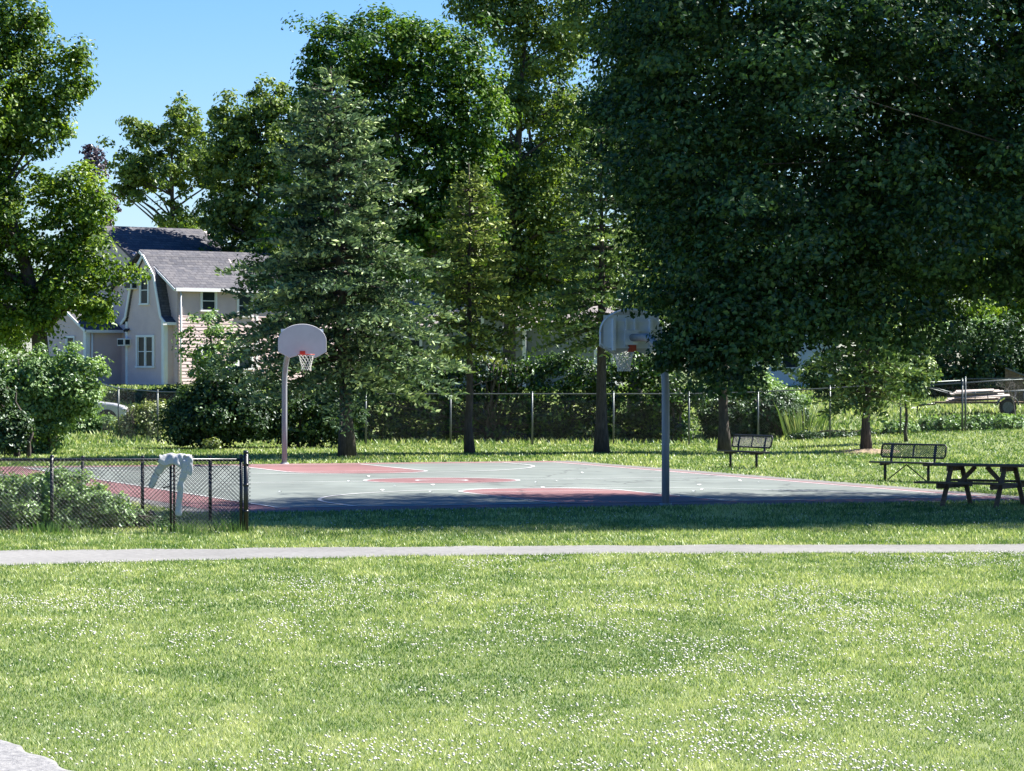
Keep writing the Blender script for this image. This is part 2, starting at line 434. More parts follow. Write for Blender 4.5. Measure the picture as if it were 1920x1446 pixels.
for sgn in (-1, 1):
    strip([(sgn * HL, -KW), (sgn * (HL - KL), -KW)], LW, 0.0215); strip([(sgn * HL, KW), (sgn * (HL - KL), KW)], LW, 0.0215)
    strip([(sgn * (HL - KL), -KW), (sgn * (HL - KL), KW)], LW * .8, 0.022)
    strip([(sgn * (HL - KL - math.cos(t) * 1.83), math.sin(t) * 1.83) for t in np.linspace(-math.pi / 2, math.pi / 2, 25)], LW, 0.0225)
    strip([(sgn * HL, -6.02)] + [(sgn * (HL - 1.6 - math.cos(t) * 6.02), math.sin(t) * 6.02) for t in np.linspace(-math.pi / 2, math.pi / 2, 50)] + [(sgn * HL, 6.02)], LW, 0.023)
line_mb.build('line_markings', M['line'], court)

for (px, py) in [(655, 905), (741, 914), (811, 912), (690, 896), (1006, 907), (1043, 904), (1091, 889), (526, 925), (808, 925), (1302, 924), (1317, 921), (1424, 907), (1387, 904), (1018, 917), (1311, 912), (716, 922)]:
    p = gp(px, py)
    r_ = np.random.default_rng(px)
    a = r_.uniform(0, 3)
    b = MB().add([(p.x + .045 * math.cos(a + k * 1.3) * (1 + .3 * (k % 2)), p.y + .045 * math.sin(a + k * 1.3), .026 + .02 * (k % 2) + .004) for k in range(5)], [(0, 1, 2, 3, 4)])
    b.add([(p.x + .02 * math.cos(k * 1.6), p.y + .02 * math.sin(k * 1.6), .024) for k in range(4)], [(0, 1, 2, 3)])
    tag(b.build('litter_scrap', M['scrap']), 'tiny white scrap lying on the painted court', 'litter', 'white scraps scattered on the court')

mp_ = ground_at(1625, 100.5)
b = MB(); ring = [(mp_.x + math.cos(t) * 1.1, mp_.y + math.sin(t) * 1.6) for t in np.linspace(0, 2 * math.pi, 21)[:-1]]
b.add([(x, y, float(gz(x, y)) + 0.01) for x, y in ring] + [(mp_.x, mp_.y, mp_.z + 0.12)], [(i, (i + 1) % 20, 20) for i in range(20)])
tag(b.build('mulch', M['mulch']), 'ring of brown mulch round the tree foot', kind='structure')

# ------------------------------------------------------------------ grass and clover
def poly_path_y(x):
    return np.interp(x, xs_, yn_), np.interp(x, xs_, yf_)

def in_court(x, y, m=0.0):
    dx, dy = x - CC.x, y - CC.y
    a = dx * U.x + dy * U.y; b = dx * V.x + dy * V.y
    return (a > -HL - 1.75 + m) & (a < HL + 1.5 - m) & (b > -HW - 2.2 + m) & (b < HW + 1.1 - m)

def grass(name, label, regions, seed, keep=None):
    rng = np.random.default_rng(seed)
    VV, TT = [], []
    for (y0, y1, dens, w, h, hw_pad) in regions:
        half = (y1 * CX / F) + hw_pad
        n = int((y1 - y0) * 2 * half * dens)
        y = rng.uniform(y0, y1, n); x = rng.uniform(-half, half, n)
        ok = np.abs(x) < y * CX / F + hw_pad
        yn, yf = poly_path_y(x)
        jit = rng.normal(0, 0.13, n)
        ok &= ~((y > yn + jit) & (y < yf + jit) & (y < 60))
        ok &= ~in_court(x, y, 0.12)
        if keep is not None: ok &= keep(x, y)
        x, y = x[ok], y[ok]; n = len(x)
        z = gz(x, y)
        patch = fbm(x * 0.55, y * 0.22, 11); fine = fbm(x * 2.4, y * 1.2, 31)
        hh = h * rng.uniform(0.5, 1.25, n) * (0.75 + 0.6 * patch)
        ww = w * rng.uniform(0.6, 1.4, n)
        a = rng.uniform(0, 2 * np.pi, n)
        la = rng.uniform(0, 2 * np.pi, n); ll = hh * rng.uniform(0.1, 1.1, n)
        b0 = np.stack([x + np.cos(a) * ww, y + np.sin(a) * ww, z - 0.004], 1)
        b1 = np.stack([x - np.cos(a) * ww, y - np.sin(a) * ww, z - 0.004], 1)
        tp = np.stack([x + np.cos(la) * ll, y + np.sin(la) * ll, z + hh], 1)
        VV.append(np.stack([b0, b1, tp], 1).reshape(-1, 3))
        TT.append(np.clip(0.42 + 0.75 * (patch - 0.5) + 0.9 * (fine - 0.5) + rng.normal(0.08, 0.27, n), 0, 1))
    v = np.concatenate(VV); t = np.concatenate(TT)
    f = np.arange(len(v)).reshape(-1, 3)
    o = link(name, np_mesh(name, v, f, t), M['grass'])
    tag(o, label, 'grass', kind='stuff')

grass('grass', 'short mown lawn grass in front of the gravel path and beside it',
      [(18.5, 26, 2600, 0.0038, 0.026, 1.2), (26, 35, 1700, 0.005, 0.03, 1.2), (35, 49.5, 900, 0.007, 0.036, 1.2)], 1)
grass('grass', 'lawn grass between the gravel path and the basketball court',
      [(46, 56, 480, 0.009, 0.05, 1.5), (56, 70, 260, 0.012, 0.055, 1.5)], 2, keep=lambda x, y: (y > np.interp(x, xs_, yf_) - 0.1))
grass('grass', 'far lawn grass around the court up to the back fence',
      [(70, 90, 110, 0.018, 0.06, 3), (88, 112, 90, 0.024, 0.07, 3)], 3)
grass('grass', 'longer rough grass on the slope behind the back fence',
      [(112, 150, 32, 0.04, 0.16, 5)], 4)

def clover():
    rng = np.random.default_rng(9)
    n = 90000
    y = rng.uniform(19.5, 47.5, n); x = rng.uniform(-1, 1, n) * (y * CX / F + 1)
    yn, yf = poly_path_y(x)
    dens = fbm(x * 0.5, y * 0.3, 51, 3) * 0.6 + fbm(x * 1.6, y * 0.9, 71, 3) * 0.4 + 0.05 * ss(30, 21, y) - 0.02 * (x < 0) + 0.015 * (x > 1)
    ok = (rng.random(n) < np.clip((dens - 0.49) * 1.7, 0.014, 1)) & (y < yn - 0.1)
    ok &= np.sqrt((x * 0.5 + 3) ** 2) > -1
    x, y = x[ok], y[ok]
    # a few in the grass beyond the path
    m = 900
    y2 = rng.uniform(48.5, 60, m); x2 = rng.uniform(-1, 1, m) * (y2 * CX / F + 1)
    ok2 = (fbm(x2, y2 * .6, 23, 3) > 0.5) & ~in_court(x2, y2)
    m3 = 1500
    y3 = rng.uniform(62, 92, m3); x3 = rng.uniform(4, 15, m3)
    ok3 = ~in_court(x3, y3) & (fbm(x3 * .6, y3 * .3, 29, 3) > 0.5)
    x = np.concatenate([x, x2[ok2], x3[ok3]]); y = np.concatenate([y, y2[ok2], y3[ok3]])
    n = len(x)
    r = rng.uniform(0.007, 0.0122, n); z = gz(x, y) + rng.uniform(0.024, 0.045, n)
    # domed blossom: ring of 6 plus top and bottom
    k = np.arange(6) * np.pi / 3
    ring = np.stack([np.cos(k), np.sin(k), np.zeros(6)], 1)
    ring2 = ring * 0.62; ring2[:, 2] = 0.62
    tmpl = np.concatenate([ring, ring2, [[0, 0, 0.85]], [[0, 0, -0.6]]])
    c = np.stack([x, y, z], 1)
    v = (c[:, None, :] + tmpl[None] * r[:, None, None]).reshape(-1, 3)
    fs = []
    for i in range(6):
        j = (i + 1) % 6
        fs += [(i, j, 6 + j), (i, 6 + j, 6 + i), (6 + i, 6 + j, 12), (j, i, 13)]
    fs = np.array(fs)
    f = (fs[None] + (np.arange(n) * 14)[:, None, None]).reshape(-1, 3)
    o = link('clover_flowers', np_mesh('clover_flowers', v, f, smooth=True), M['clover'])
    tag(o, 'white clover blossoms scattered in drifts through the lawn', 'clover', kind='stuff')
clover()

# ------------------------------------------------------------------ foliage
def leaf_arrays(c, nrm, size, aspect, rng, fold=0.15):
    n = len(c)
    nrm = nrm / (np.linalg.norm(nrm, axis=1, keepdims=True) + 1e-9)
    r = rng.normal(size=(n, 3))
    t = np.cross(nrm, r); t /= (np.linalg.norm(t, axis=1, keepdims=True) + 1e-9)
    b = np.cross(nrm, t)
    s = size[:, None]
    v0 = c - t * s * 0.5; v2 = c + t * s * 0.5
    off = nrm * s * fold
    v1 = c + b * s * aspect * 0.5 + off + t * s * 0.05; v3 = c - b * s * aspect * 0.5 + off + t * s * 0.05
    return np.stack([v0, v1, v2, v3], 1).reshape(-1, 3)

def sample_crown(lobes, n_cl, rng, surf=0.28, rough=0.22):
    """clump centres in a union of ellipsoids (x,y,z,rx,ry,rz), thicker towards the outside, none deep inside"""
    L = np.array(lobes, dtype=float)
    w = (L[:, 3] * L[:, 4] * L[:, 5]) ** (2 / 3); w /= w.sum()
    out, outd = [], []
    while sum(len(o) for o in out) < n_cl:
        k = rng.choice(len(L), size=n_cl, p=w)
        d = rng.normal(size=(n_cl, 3)); d /= np.linalg.norm(d, axis=1, keepdims=True)
        rad = rng.random(n_cl) ** surf * (1 + rough * (rng.random(n_cl) - 0.5) * 2 * 0.8)
        p = L[k, :3] + d * rad[:, None] * L[k, 3:]
        q = np.linalg.norm((p[:, None, :] - L[None, :, :3]) / L[None, :, 3:], axis=2)
        ok = q.min(1) > 0.55
        ok |= rng.random(n_cl) < 0.18
        out.append(p[ok]); outd.append(d[ok])
    return np.concatenate(out)[:n_cl], np.concatenate(outd)[:n_cl]

def crown_mesh(name, lobes, n_cl, per, cr, size, rng, aspect=0.75, up=0.7, flat=0.6, surf=0.28, rough=0.22, minz=None, cz=None):
    c, d = sample_crown(lobes, n_cl, rng, surf, rough)
    if minz is not None:
        c[:, 2] = np.maximum(c[:, 2], minz(c[:, 0], c[:, 1]) + 0.1)
    n = n_cl * per
    ci = np.repeat(np.arange(n_cl), per)
    rr = cr * rng.uniform(0.6, 1.35, n_cl)[ci]
    g = rng.normal(size=(n, 3)) * 0.55
    gn = np.linalg.norm(g, axis=1, keepdims=True); g *= np.minimum(1, 1.05 / gn)
    g[:, 2] *= flat
    # leaves hang in a dome: upper side of clump is denser
    p = c[ci] + g * rr[:, None] + np.array([0, 0, 1]) * (-(g[:, 0] ** 2 + g[:, 1] ** 2) * rr * 0.25)[:, None]
    if minz is not None:
        p[:, 2] = np.maximum(p[:, 2], minz(p[:, 0], p[:, 1]) + 0.02)
    nr = rng.normal(size=(n, 3)) * 0.55 + np.array([0, 0, up]) + d[ci] * 0.5 + g * 1.1
    sz = size * rng.uniform(0.6, 1.35, n)
    v = leaf_arrays(p, nr, sz, aspect, rng)
    tone = np.clip(0.45 + rng.normal(0, 0.16, n_cl)[ci] + rng.normal(0, 0.2, n), 0, 1)
    f = np.arange(len(v)).reshape(-1, 4)
    return np_mesh(name, v, f, tone), c

def leafy(name, label, cat, base, lobes, n_cl, per, cr, size, leaf, seed, bark='bark', trunk_r=0.22, fork=None, top=None, limbs=22,
          lean=(0, 0), limb_k=0.5, group=None, trunk_name='trunk', crown_name='crown', stems=1, **kw):
    """base: world Vector at the foot; lobes: world ellipsoids"""
    rng = np.random.default_rng(seed)
    root = empty(name, base, 0, label, cat, group)
    L = [(l[0] - base.x, l[1] - base.y, l[2] - base.z, l[3], l[4], l[5]) for l in lobes]
    mz = None
    if kw.pop('grounded', False):
        mz = lambda x, y: np.zeros_like(x) - 0.02
    me, cl = crown_mesh(crown_name, L, n_cl, per, cr, size, rng, minz=mz, **kw)
    link(crown_name, me, M[leaf], root)
    b = MB()
    hz = float(np.max(cl[:, 2]))
    cxm, cym = float(np.mean(cl[:, 0])), float(np.mean(cl[:, 1]))
    if top is None: top = hz * 0.85
    if fork is None: fork = hz * 0.3
    for s in range(stems):
        ox = rng.normal(0, 0.25) if stems > 1 else 0; oy = rng.normal(0, 0.25) if stems > 1 else 0
        pts, rs = [], []
        K = 9
        for i in range(K + 1):
            t = i / K
            x = ox * (1 + t) + (cxm + lean[0]) * ss(0.25, 1, t) + lean[0] * math.sin(t * 2.5) * .4 + rng.normal(0, 0.04) * (i > 0)
            y = oy * (1 + t) + cym * ss(0.25, 1, t) + rng.normal(0, 0.04) * (i > 0)
            pts.append(Vector((x, y, top * t - (0.1 if i == 0 else 0))))
            rs.append(trunk_r * (1.35 if i == 0 else 1.0) * (1 - 0.85 * t) + 0.01)
        b.tube(pts, rs, 9)
        for _ in range(limbs // stems):
            tgt = Vector(cl[rng.integers(len(cl))])
            tt = min(0.92, max(fork / top, (tgt.z - Vector((tgt.x - cxm, tgt.y - cym)).length * 0.7) / top))
            tt = min(0.92, max(0.12, tt + rng.uniform(-0.05, 0.05)))
            i = int(tt * K); fr = tt * K - i
            st = pts[i].lerp(pts[min(i + 1, K)], fr)
            r0 = (trunk_r * (1 - 0.85 * tt)) * limb_k + 0.008
            mid = st.lerp(tgt, 0.5) + Vector((rng.normal(0, .12), rng.normal(0, .12), 0.12 * (tgt - st).length * rng.uniform(-.3, .8)))
            b.tube([st, st.lerp(mid, .5) + Vector((0, 0, .03)), mid, mid.lerp(tgt, .5), tgt], [r0, r0 * .8, r0 * .6, r0 * .4, 0.008], 5)
    b.build(trunk_name, M[bark], root)
    return root

def lobes_px(lst, d, depth=0.9):
    """lobes given in photo pixels (cx, cy, rx, ry[, dd]) standing at distance d"""
    out = []
    for l in lst:
        dd = d + (l[4] if len(l) > 4 else 0)
        p = at(l[0], l[1], dd); s = F / dd
        out.append((p.x, p.y, p.z, l[2] / s, max(l[2], l[3] * .8) / s * depth, l[3] / s))
    return out

def spruce(name, label, base, height, radius, seed, leaf='spruce', crown_from=0.12, trunk_r=0.2, lean=0.0, density=1.0, profile=0.85, sag=0.25, group=None, gaps=0.0, tw=0.045, widen=None):
    rng = np.random.default_rng(seed)
    root = empty(name, base, 0, label, 'spruce tree', group)
    tb = MB()
    K = 10
    pts = [Vector((lean * (i / K) + rng.normal(0, .015), rng.normal(0, .015), height * i / K - (0.1 if i == 0 else 0))) for i in range(K + 1)]
    tb.tube(pts, [trunk_r * (1.5 if i == 0 else 1) * (1 - i / K) + .012 for i in range(K + 1)], 10)
    C, N, T, S, tone = [], [], [], [], []
    z = crown_from * height
    az = 0.0
    while z < height * 0.985:
        t = (z / height - crown_from) / (1 - crown_from)
        Lb = radius * (1 - t) ** profile * rng.uniform(0.82, 1.1) + 0.12
        if t < 0.1: Lb *= 0.75 + 2.5 * t
        nb = int(rng.integers(5, 8) * density) if t < .9 else 4
        for k in range(max(nb, 3)):
            az += 2.4 + rng.normal(0, 0.2)
            if rng.random() < gaps: continue
            L = Lb * rng.uniform(0.68, 1.15)
            dirh = np.array([math.cos(az), math.sin(az), 0])
            if widen: L *= 1 + widen * dirh[0]
            e0 = 0.35 * t - 0.12 + rng.normal(0, .06)         # start slope
            nseg = 9
            P = []
            zz = z + rng.uniform(-.1, .1)
            for i in range(nseg + 1):
                q = i / nseg
                h = L * q * (e0) - sag * L * (q * q) * (1 - t) + 0.26 * sag * L * q ** 4
                P.append(np.array([lean * z / height, 0, zz]) + dirh * L * q + np.array([0, 0, h]))
            if L > 0.35:
                tb.tube([Vector(P[i]) for i in (0, 3, 6, 9)], [0.012 + .018 * L / 2, .012 + .008 * L / 2, 0.009, 0.005], 4, cap=False)
            P = np.array(P)
            side = np.array([-dirh[1], dirh[0], 0])
            ntw = max(5, int(L * 8))
            btone = rng.normal(0, .13)
            for j in range(ntw):
                q = 0.12 + 0.88 * (j + rng.random()) / ntw
                i = min(int(q * nseg), nseg - 1)
                p0 = P[i] + (P[i + 1] - P[i]) * (q * nseg - i)
                sg = 1 if j % 2 else -1
                tl = (0.5 * L * (1 - q) ** 0.7 * 0.75 + 0.16) * rng.uniform(.7, 1.2)
                tl = min(tl, 0.95)
                td = dirh * 0.75 + side * sg * rng.uniform(.5, 1.0) + np.array([0, 0, rng.uniform(-.3, .25)])
                td /= np.linalg.norm(td)
                m = max(2, int(tl / 0.095))
                s_ = (np.arange(m) + rng.random(m)) / m
                pts_ = p0 + td[None] * (s_ * tl)[:, None] + rng.normal(0, .028, (m, 3))
                pts_[:, 2] -= 0.25 * tl * s_ ** 2
                dd = td[None] + rng.normal(0, .55, (m, 3)) + np.array([0, 0, .28])
                C.append(pts_); T.append(dd)
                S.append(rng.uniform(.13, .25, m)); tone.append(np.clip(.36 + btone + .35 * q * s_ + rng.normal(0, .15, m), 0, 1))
        z += (0.22 + 0.16 * (1 - t)) * rng.uniform(.8, 1.2) * (height / 11) ** .5
    C = np.concatenate(C); T = np.concatenate(T); S = np.concatenate(S); tone = np.concatenate(tone)
    T /= np.linalg.norm(T, axis=1, keepdims=True)
    V_ , F_, TT = [], [], []
    for rot in range(2):
        r = rng.normal(size=C.shape)
        b_ = np.cross(T, r); b_ /= np.linalg.norm(b_, axis=1, keepdims=True)
        w = (S * .5 * .42)[:, None]
        V_.append(np.stack([C - T * (S * .3)[:, None], C + b_ * w + T * (S * .1)[:, None], C + T * (S * .75)[:, None], C - b_ * w + T * (S * .1)[:, None]], 1).reshape(-1, 3)); TT.append(tone)
    v = np.concatenate(V_); TT = np.concatenate(TT)
    link('crown', np_mesh('crown', v, np.arange(len(v)).reshape(-1, 4), TT), M[leaf], root)
    tb.build('trunk', M['bark'], root)
    return root

def foot(px, d):
    return ground_at(px, d)

# --- spruces behind the court
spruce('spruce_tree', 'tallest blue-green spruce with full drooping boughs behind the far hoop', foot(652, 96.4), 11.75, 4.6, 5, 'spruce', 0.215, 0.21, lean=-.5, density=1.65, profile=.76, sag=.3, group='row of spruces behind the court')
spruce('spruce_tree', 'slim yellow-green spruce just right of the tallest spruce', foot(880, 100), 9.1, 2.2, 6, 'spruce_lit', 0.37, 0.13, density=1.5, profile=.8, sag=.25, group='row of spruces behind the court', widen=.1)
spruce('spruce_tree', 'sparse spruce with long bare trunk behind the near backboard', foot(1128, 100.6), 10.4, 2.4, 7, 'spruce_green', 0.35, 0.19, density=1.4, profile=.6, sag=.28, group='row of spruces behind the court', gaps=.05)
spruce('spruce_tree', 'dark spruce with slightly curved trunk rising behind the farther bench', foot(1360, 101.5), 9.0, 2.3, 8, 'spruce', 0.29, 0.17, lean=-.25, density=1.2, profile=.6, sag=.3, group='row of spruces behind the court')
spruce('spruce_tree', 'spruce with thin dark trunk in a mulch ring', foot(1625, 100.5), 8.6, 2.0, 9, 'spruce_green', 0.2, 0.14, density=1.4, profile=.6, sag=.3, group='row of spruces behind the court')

# --- big maple shading the near hoop; its trunk stands outside the picture on the right
bigb = Vector((12.5, 61.0, 0))
big_l = [(10.5, 62, 10.2, 7.0, 5.8, 6.2), (6.2, 59.8, 6.4, 3.9, 4.2, 3.1), (8.5, 60.5, 5.7, 3.6, 4.4, 1.9), (5.0, 60.8, 8.8, 3.4, 4, 3.2), (6.5, 61, 12, 4, 5, 3.4), (14.5, 62, 9, 5.5, 5.5, 5), (4.4, 59.0, 4.6, 1.9, 2.4, 1.6), (4.15, 58.6, 4.1, 1.0, 1.6, 1.2), (5.5, 59, 4.35, 1.5, 2.0, 1.15), (3.5, 59.5, 5.9, 1.0, 1.8, 1.4), (3.9, 58.8, 3.5, .5, 1.1, .7), (4.1, 58.8, 3.3, 1.0, 1.5, .75), (8, 66.5, 11, 5, 4.2, 4), (6.5, 66, 7.5, 3.6, 3.5, 3), (13, 67.5, 9, 4.5, 4, 4), (3.4, 60, 9.5, 1.6, 3, 2.5), (2.9, 60, 7.0, 1.2, 2.5, 1.8)]
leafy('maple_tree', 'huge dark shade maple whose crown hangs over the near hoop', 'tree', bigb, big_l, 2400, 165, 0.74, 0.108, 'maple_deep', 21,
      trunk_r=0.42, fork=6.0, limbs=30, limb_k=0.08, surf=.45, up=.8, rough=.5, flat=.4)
big_root = bpy.data.objects['maple_tree']
bme, _ = crown_mesh('bough', [(-9.63, -2.2, 2.90, .2, .5, .24), (-9.56, -2.2, 3.15, .2, .5, .26), (-9.35, -2.2, 3.1, .3, .5, .3), (-9.0, -2.2, 2.95, .4, .5, .25), (-8.5, -2.2, 3.1, .5, .5, .35), (-9.1, -2.3, 3.7, .35, .5, .3), (-9.6, -2.3, 3.95, .25, .5, .14)], 60, 70, .26, .1, np.random.default_rng(77), up=.8, flat=.5)
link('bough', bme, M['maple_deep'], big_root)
bigb2 = Vector((17.5, 62.0, 0))
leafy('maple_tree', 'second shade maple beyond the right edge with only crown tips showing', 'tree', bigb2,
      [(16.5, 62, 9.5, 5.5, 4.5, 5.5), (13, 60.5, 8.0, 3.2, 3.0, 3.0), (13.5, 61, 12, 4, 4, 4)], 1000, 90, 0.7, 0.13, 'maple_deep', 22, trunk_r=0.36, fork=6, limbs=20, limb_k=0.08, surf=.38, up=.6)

# --- broadleaf trees
D = 107
leafy('maple_tree', 'bright green maple filling the left edge in front of the taupe house', 'tree', foot(85, D),
      lobes_px([(30, 45, 55, 60), (115, 130, 62, 62), (60, 230, 72, 62), (0, 180, 95, 120), (-100, 200, 150, 240), (140, 370, 75, 62), (60, 400, 110, 85), (165, 478, 68, 52), (235, 500, 30, 28), (125, 560, 88, 55), (10, 560, 110, 70), (-120, 480, 160, 170)], D, .8),
      1000, 85, 0.5, 0.15, 'maple', 31, bark='bark', trunk_r=0.34, fork=4.5, limbs=46, lean=(-0.5, 0), up=.9)
D = 132
leafy('maple_tree', 'tall dense round maple rising dark behind the tallest spruce', 'tree', foot(835, D),
      lobes_px([(640, 105, 80, 68), (740, 85, 115, 62), (845, 110, 85, 85), (895, 200, 55, 80), (600, 190, 42, 80), (690, 220, 120, 95), (800, 215, 80, 60), (640, 330, 95, 110), (740, 380, 85, 75), (800, 300, 90, 60), (870, 330, 60, 60), (850, 420, 80, 80), (600, 430, 80, 90), (560, 520, 90, 80), (700, 500, 100, 90)], D, .9),
      1100, 72, 0.62, 0.18, 'maple_back', 32, bark='bark_pale', trunk_r=0.24, fork=6.5, limbs=50, up=.9, rough=.55)
D = 141
leafy('ash_tree', 'tall airy tree with visible limbs and sky showing between its leaves', 'tree', foot(955, D),
      lobes_px([(955, 35, 80, 50), (900, 10, 55, 40), (1005, 110, 60, 50), (1060, 50, 45, 70), (960, 190, 55, 50), (1050, 220, 60, 60), (930, 310, 60, 60), (1030, 350, 80, 70), (950, 430, 100, 90), (1080, 480, 90, 80), (900, 500, 90, 80), (1020, 560, 80, 60), (980, -60, 110, 60)], D, .8),
      1150, 42, 0.55, 0.18, 'airy', 33, bark='bark', trunk_r=0.3, fork=5, limbs=60, surf=.5, up=.5)
D = 122
leafy('ash_tree', 'leafy tree between the airy tree and the huge dark maple', 'tree', foot(1190, D),
      lobes_px([(1120, 40, 65, 55), (1195, 110, 75, 90), (1150, 230, 60, 70), (1220, 300, 90, 120), (1180, -60, 110, 70), (1260, 480, 110, 100)], D, .8),
      620, 48, 0.6, 0.19, 'airy', 34, trunk_r=0.28, fork=5, limbs=40, surf=.45)
D = 152
leafy('maple_tree', 'dense tree closing the gaps behind the airy tree', 'tree', foot(1060, D),
      lobes_px([(1010, 170, 70, 80), (1100, 250, 70, 100), (920, 330, 70, 70), (1010, 330, 80, 80), (1000, 450, 110, 90), (870, 470, 80, 80)], D, .8), 520, 52, 0.65, 0.2, 'maple_deep', 95, trunk_r=0.25, limbs=30, rough=.6)  # dark leaf colour stands in for the shade in this gap
D = 185
leafy('locust_tree', 'feathery light green tree behind the dark roof with ragged branch tips', 'tree', foot(330, D),
      lobes_px([(285, 258, 48, 26), (250, 225, 14, 14), (262, 240, 22, 12), (330, 205, 14, 16), (345, 235, 45, 32), (250, 310, 45, 38), (310, 320, 70, 40), (385, 310, 60, 50), (240, 350, 35, 30), (350, 420, 60, 35)], D, 1.0),
      330, 44, 0.46, 0.24, 'airy', 35, trunk_r=0.3, fork=8, limbs=26, surf=.8, rough=1.1, up=.5)
D = 164
leafy('locust_tree', 'fuller light green tree right of the dark roof top', 'tree', foot(500, D),
      lobes_px([(450, 235, 45, 40), (410, 215, 14, 18), (485, 165, 14, 22), (505, 205, 45, 36), (430, 185, 10, 14), (535, 180, 14, 18), (540, 240, 45, 60), (430, 300, 55, 50), (505, 310, 70, 65), (430, 390, 62, 55), (520, 420, 80, 70), (480, 500, 80, 70)], D, .9),
      620, 50, 0.5, 0.22, 'airy', 36, trunk_r=0.3, fork=5, limbs=70, surf=.6, rough=.8, up=.6)
D = 178
leafy('plum_tree', 'small dusky purple treetop poking up beside the left maple', 'tree', foot(176, D),
      lobes_px([(176, 292, 17, 24), (172, 330, 26, 24), (178, 400, 40, 60)], D, 1), 70, 45, 0.4, 0.2, 'purple_leaf', 37, trunk_r=0.12, limbs=14)
D = 150
leafy('maple_tree', 'sunlit tree glimpsed low behind the spruce in the mulch ring', 'tree', foot(1700, D),
      lobes_px([(1700, 600, 90, 60), (1780, 560, 90, 80), (1640, 540, 80, 80), (1720, 430, 130, 110)], D, .8), 420, 50, 0.65, 0.2, 'maple', 38, trunk_r=0.25, limbs=20)
D = 158
leafy('maple_tree', 'pale green tree glimpsed behind the right part of the huge dark crown', 'tree', foot(1880, D),
      lobes_px([(1880, 600, 80, 50), (1930, 500, 110, 100), (1850, 400, 120, 120)], D, .8), 420, 50, 0.65, 0.2, 'maple', 39, trunk_r=0.25, limbs=20)
D = 165
leafy('maple_tree', 'background tree glimpsed between the near backboard and the dark crown', 'tree', foot(1330, D),
      lobes_px([(1330, 560, 110, 70), (1400, 430, 120, 130), (1280, 380, 100, 120), (1340, 200, 150, 150)], D, .8), 520, 50, 0.7, 0.21, 'maple_back', 40, trunk_r=0.25, limbs=20)
D = 172
leafy('maple_tree', 'background tree low behind the grey house and the middle spruces', 'tree', foot(1010, D),
      lobes_px([(1010, 560, 110, 70), (900, 540, 100, 90), (800, 500, 110, 110), (1080, 520, 90, 90)], D, .8), 520, 50, 0.75, 0.22, 'maple_deep', 41, trunk_r=0.25, limbs=20)  # dark leaves chosen here, shade painted in as leaf colour
D = 190
leafy('maple_tree', 'far tree whose lit leaves show behind the left maple trunk', 'tree', foot(-20, D),
      lobes_px([(10, 600, 90, 60), (-60, 540, 100, 90), (80, 560, 50, 60)], D, .8), 260, 45, 0.7, 0.22, 'maple', 42, trunk_r=0.25, limbs=16)

# --- shrubs
def shrub(label, px, d, lobes, n_cl, per, size, leaf, seed, cr=0.32, name='bush', cat='bush', stems=4, group=None, **kw):
    return leafy(name, label, cat, foot(px, d), lobes_px(lobes, d, .8), n_cl, per, cr, size, leaf, seed, trunk_r=0.05, fork=0.3, limbs=16,
                 stems=stems, trunk_name='stems', crown_name='foliage', grounded=True, group=group, **kw)

shrub('large pale green shrub left of the back fence below the maple', 60, 99.5, [(60, 715, 75, 55), (135, 695, 52, 38), (20, 770, 60, 60), (-30, 690, 60, 50), (95, 760, 55, 40), (60, 810, 50, 40), (150, 740, 40, 30), (-60, 760, 60, 70)], 760, 55, .125, 'bush', 51, surf=.35, rough=.5)
leafy('bush', 'leggy shrub with bare leaning stems at the left edge', 'bush', foot(35, 95), lobes_px([(5, 810, 50, 40), (30, 790, 30, 26), (-30, 760, 50, 60)], 95, .8), 160, 45, .3, .12, 'bush_dark', 52, trunk_r=.06, fork=.2, limbs=12, stems=3, trunk_name='stems', crown_name='foliage', grounded=True)
shrub('yellow-green shrub with pale blooms behind the back fence', 268, 118, [(268, 795, 34, 34), (240, 800, 25, 24), (290, 775, 22, 20)], 130, 50, .11, 'yellow_bush', 53)
shrub('low green weeds at the foot of the back fence near the silver car', 195, 121, [(190, 800, 30, 20), (150, 805, 28, 22), (220, 810, 30, 16)], 120, 40, .14, 'bush', 54)
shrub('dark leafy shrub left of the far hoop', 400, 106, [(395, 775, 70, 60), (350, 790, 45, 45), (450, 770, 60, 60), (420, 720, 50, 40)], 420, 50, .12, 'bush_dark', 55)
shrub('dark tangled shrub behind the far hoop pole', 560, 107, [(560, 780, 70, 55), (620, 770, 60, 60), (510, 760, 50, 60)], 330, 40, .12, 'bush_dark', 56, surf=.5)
leafy('sapling', 'slender sapling with pale leaves in front of the taupe house wall', 'young tree', foot(395, 116), lobes_px([(385, 610, 36, 32), (420, 650, 42, 38), (370, 660, 36, 36), (400, 700, 50, 30), (350, 620, 18, 18)], 116, .8), 90, 34, .32, .13, 'bush', 57, trunk_r=.06, fork=1, limbs=26, surf=.7)
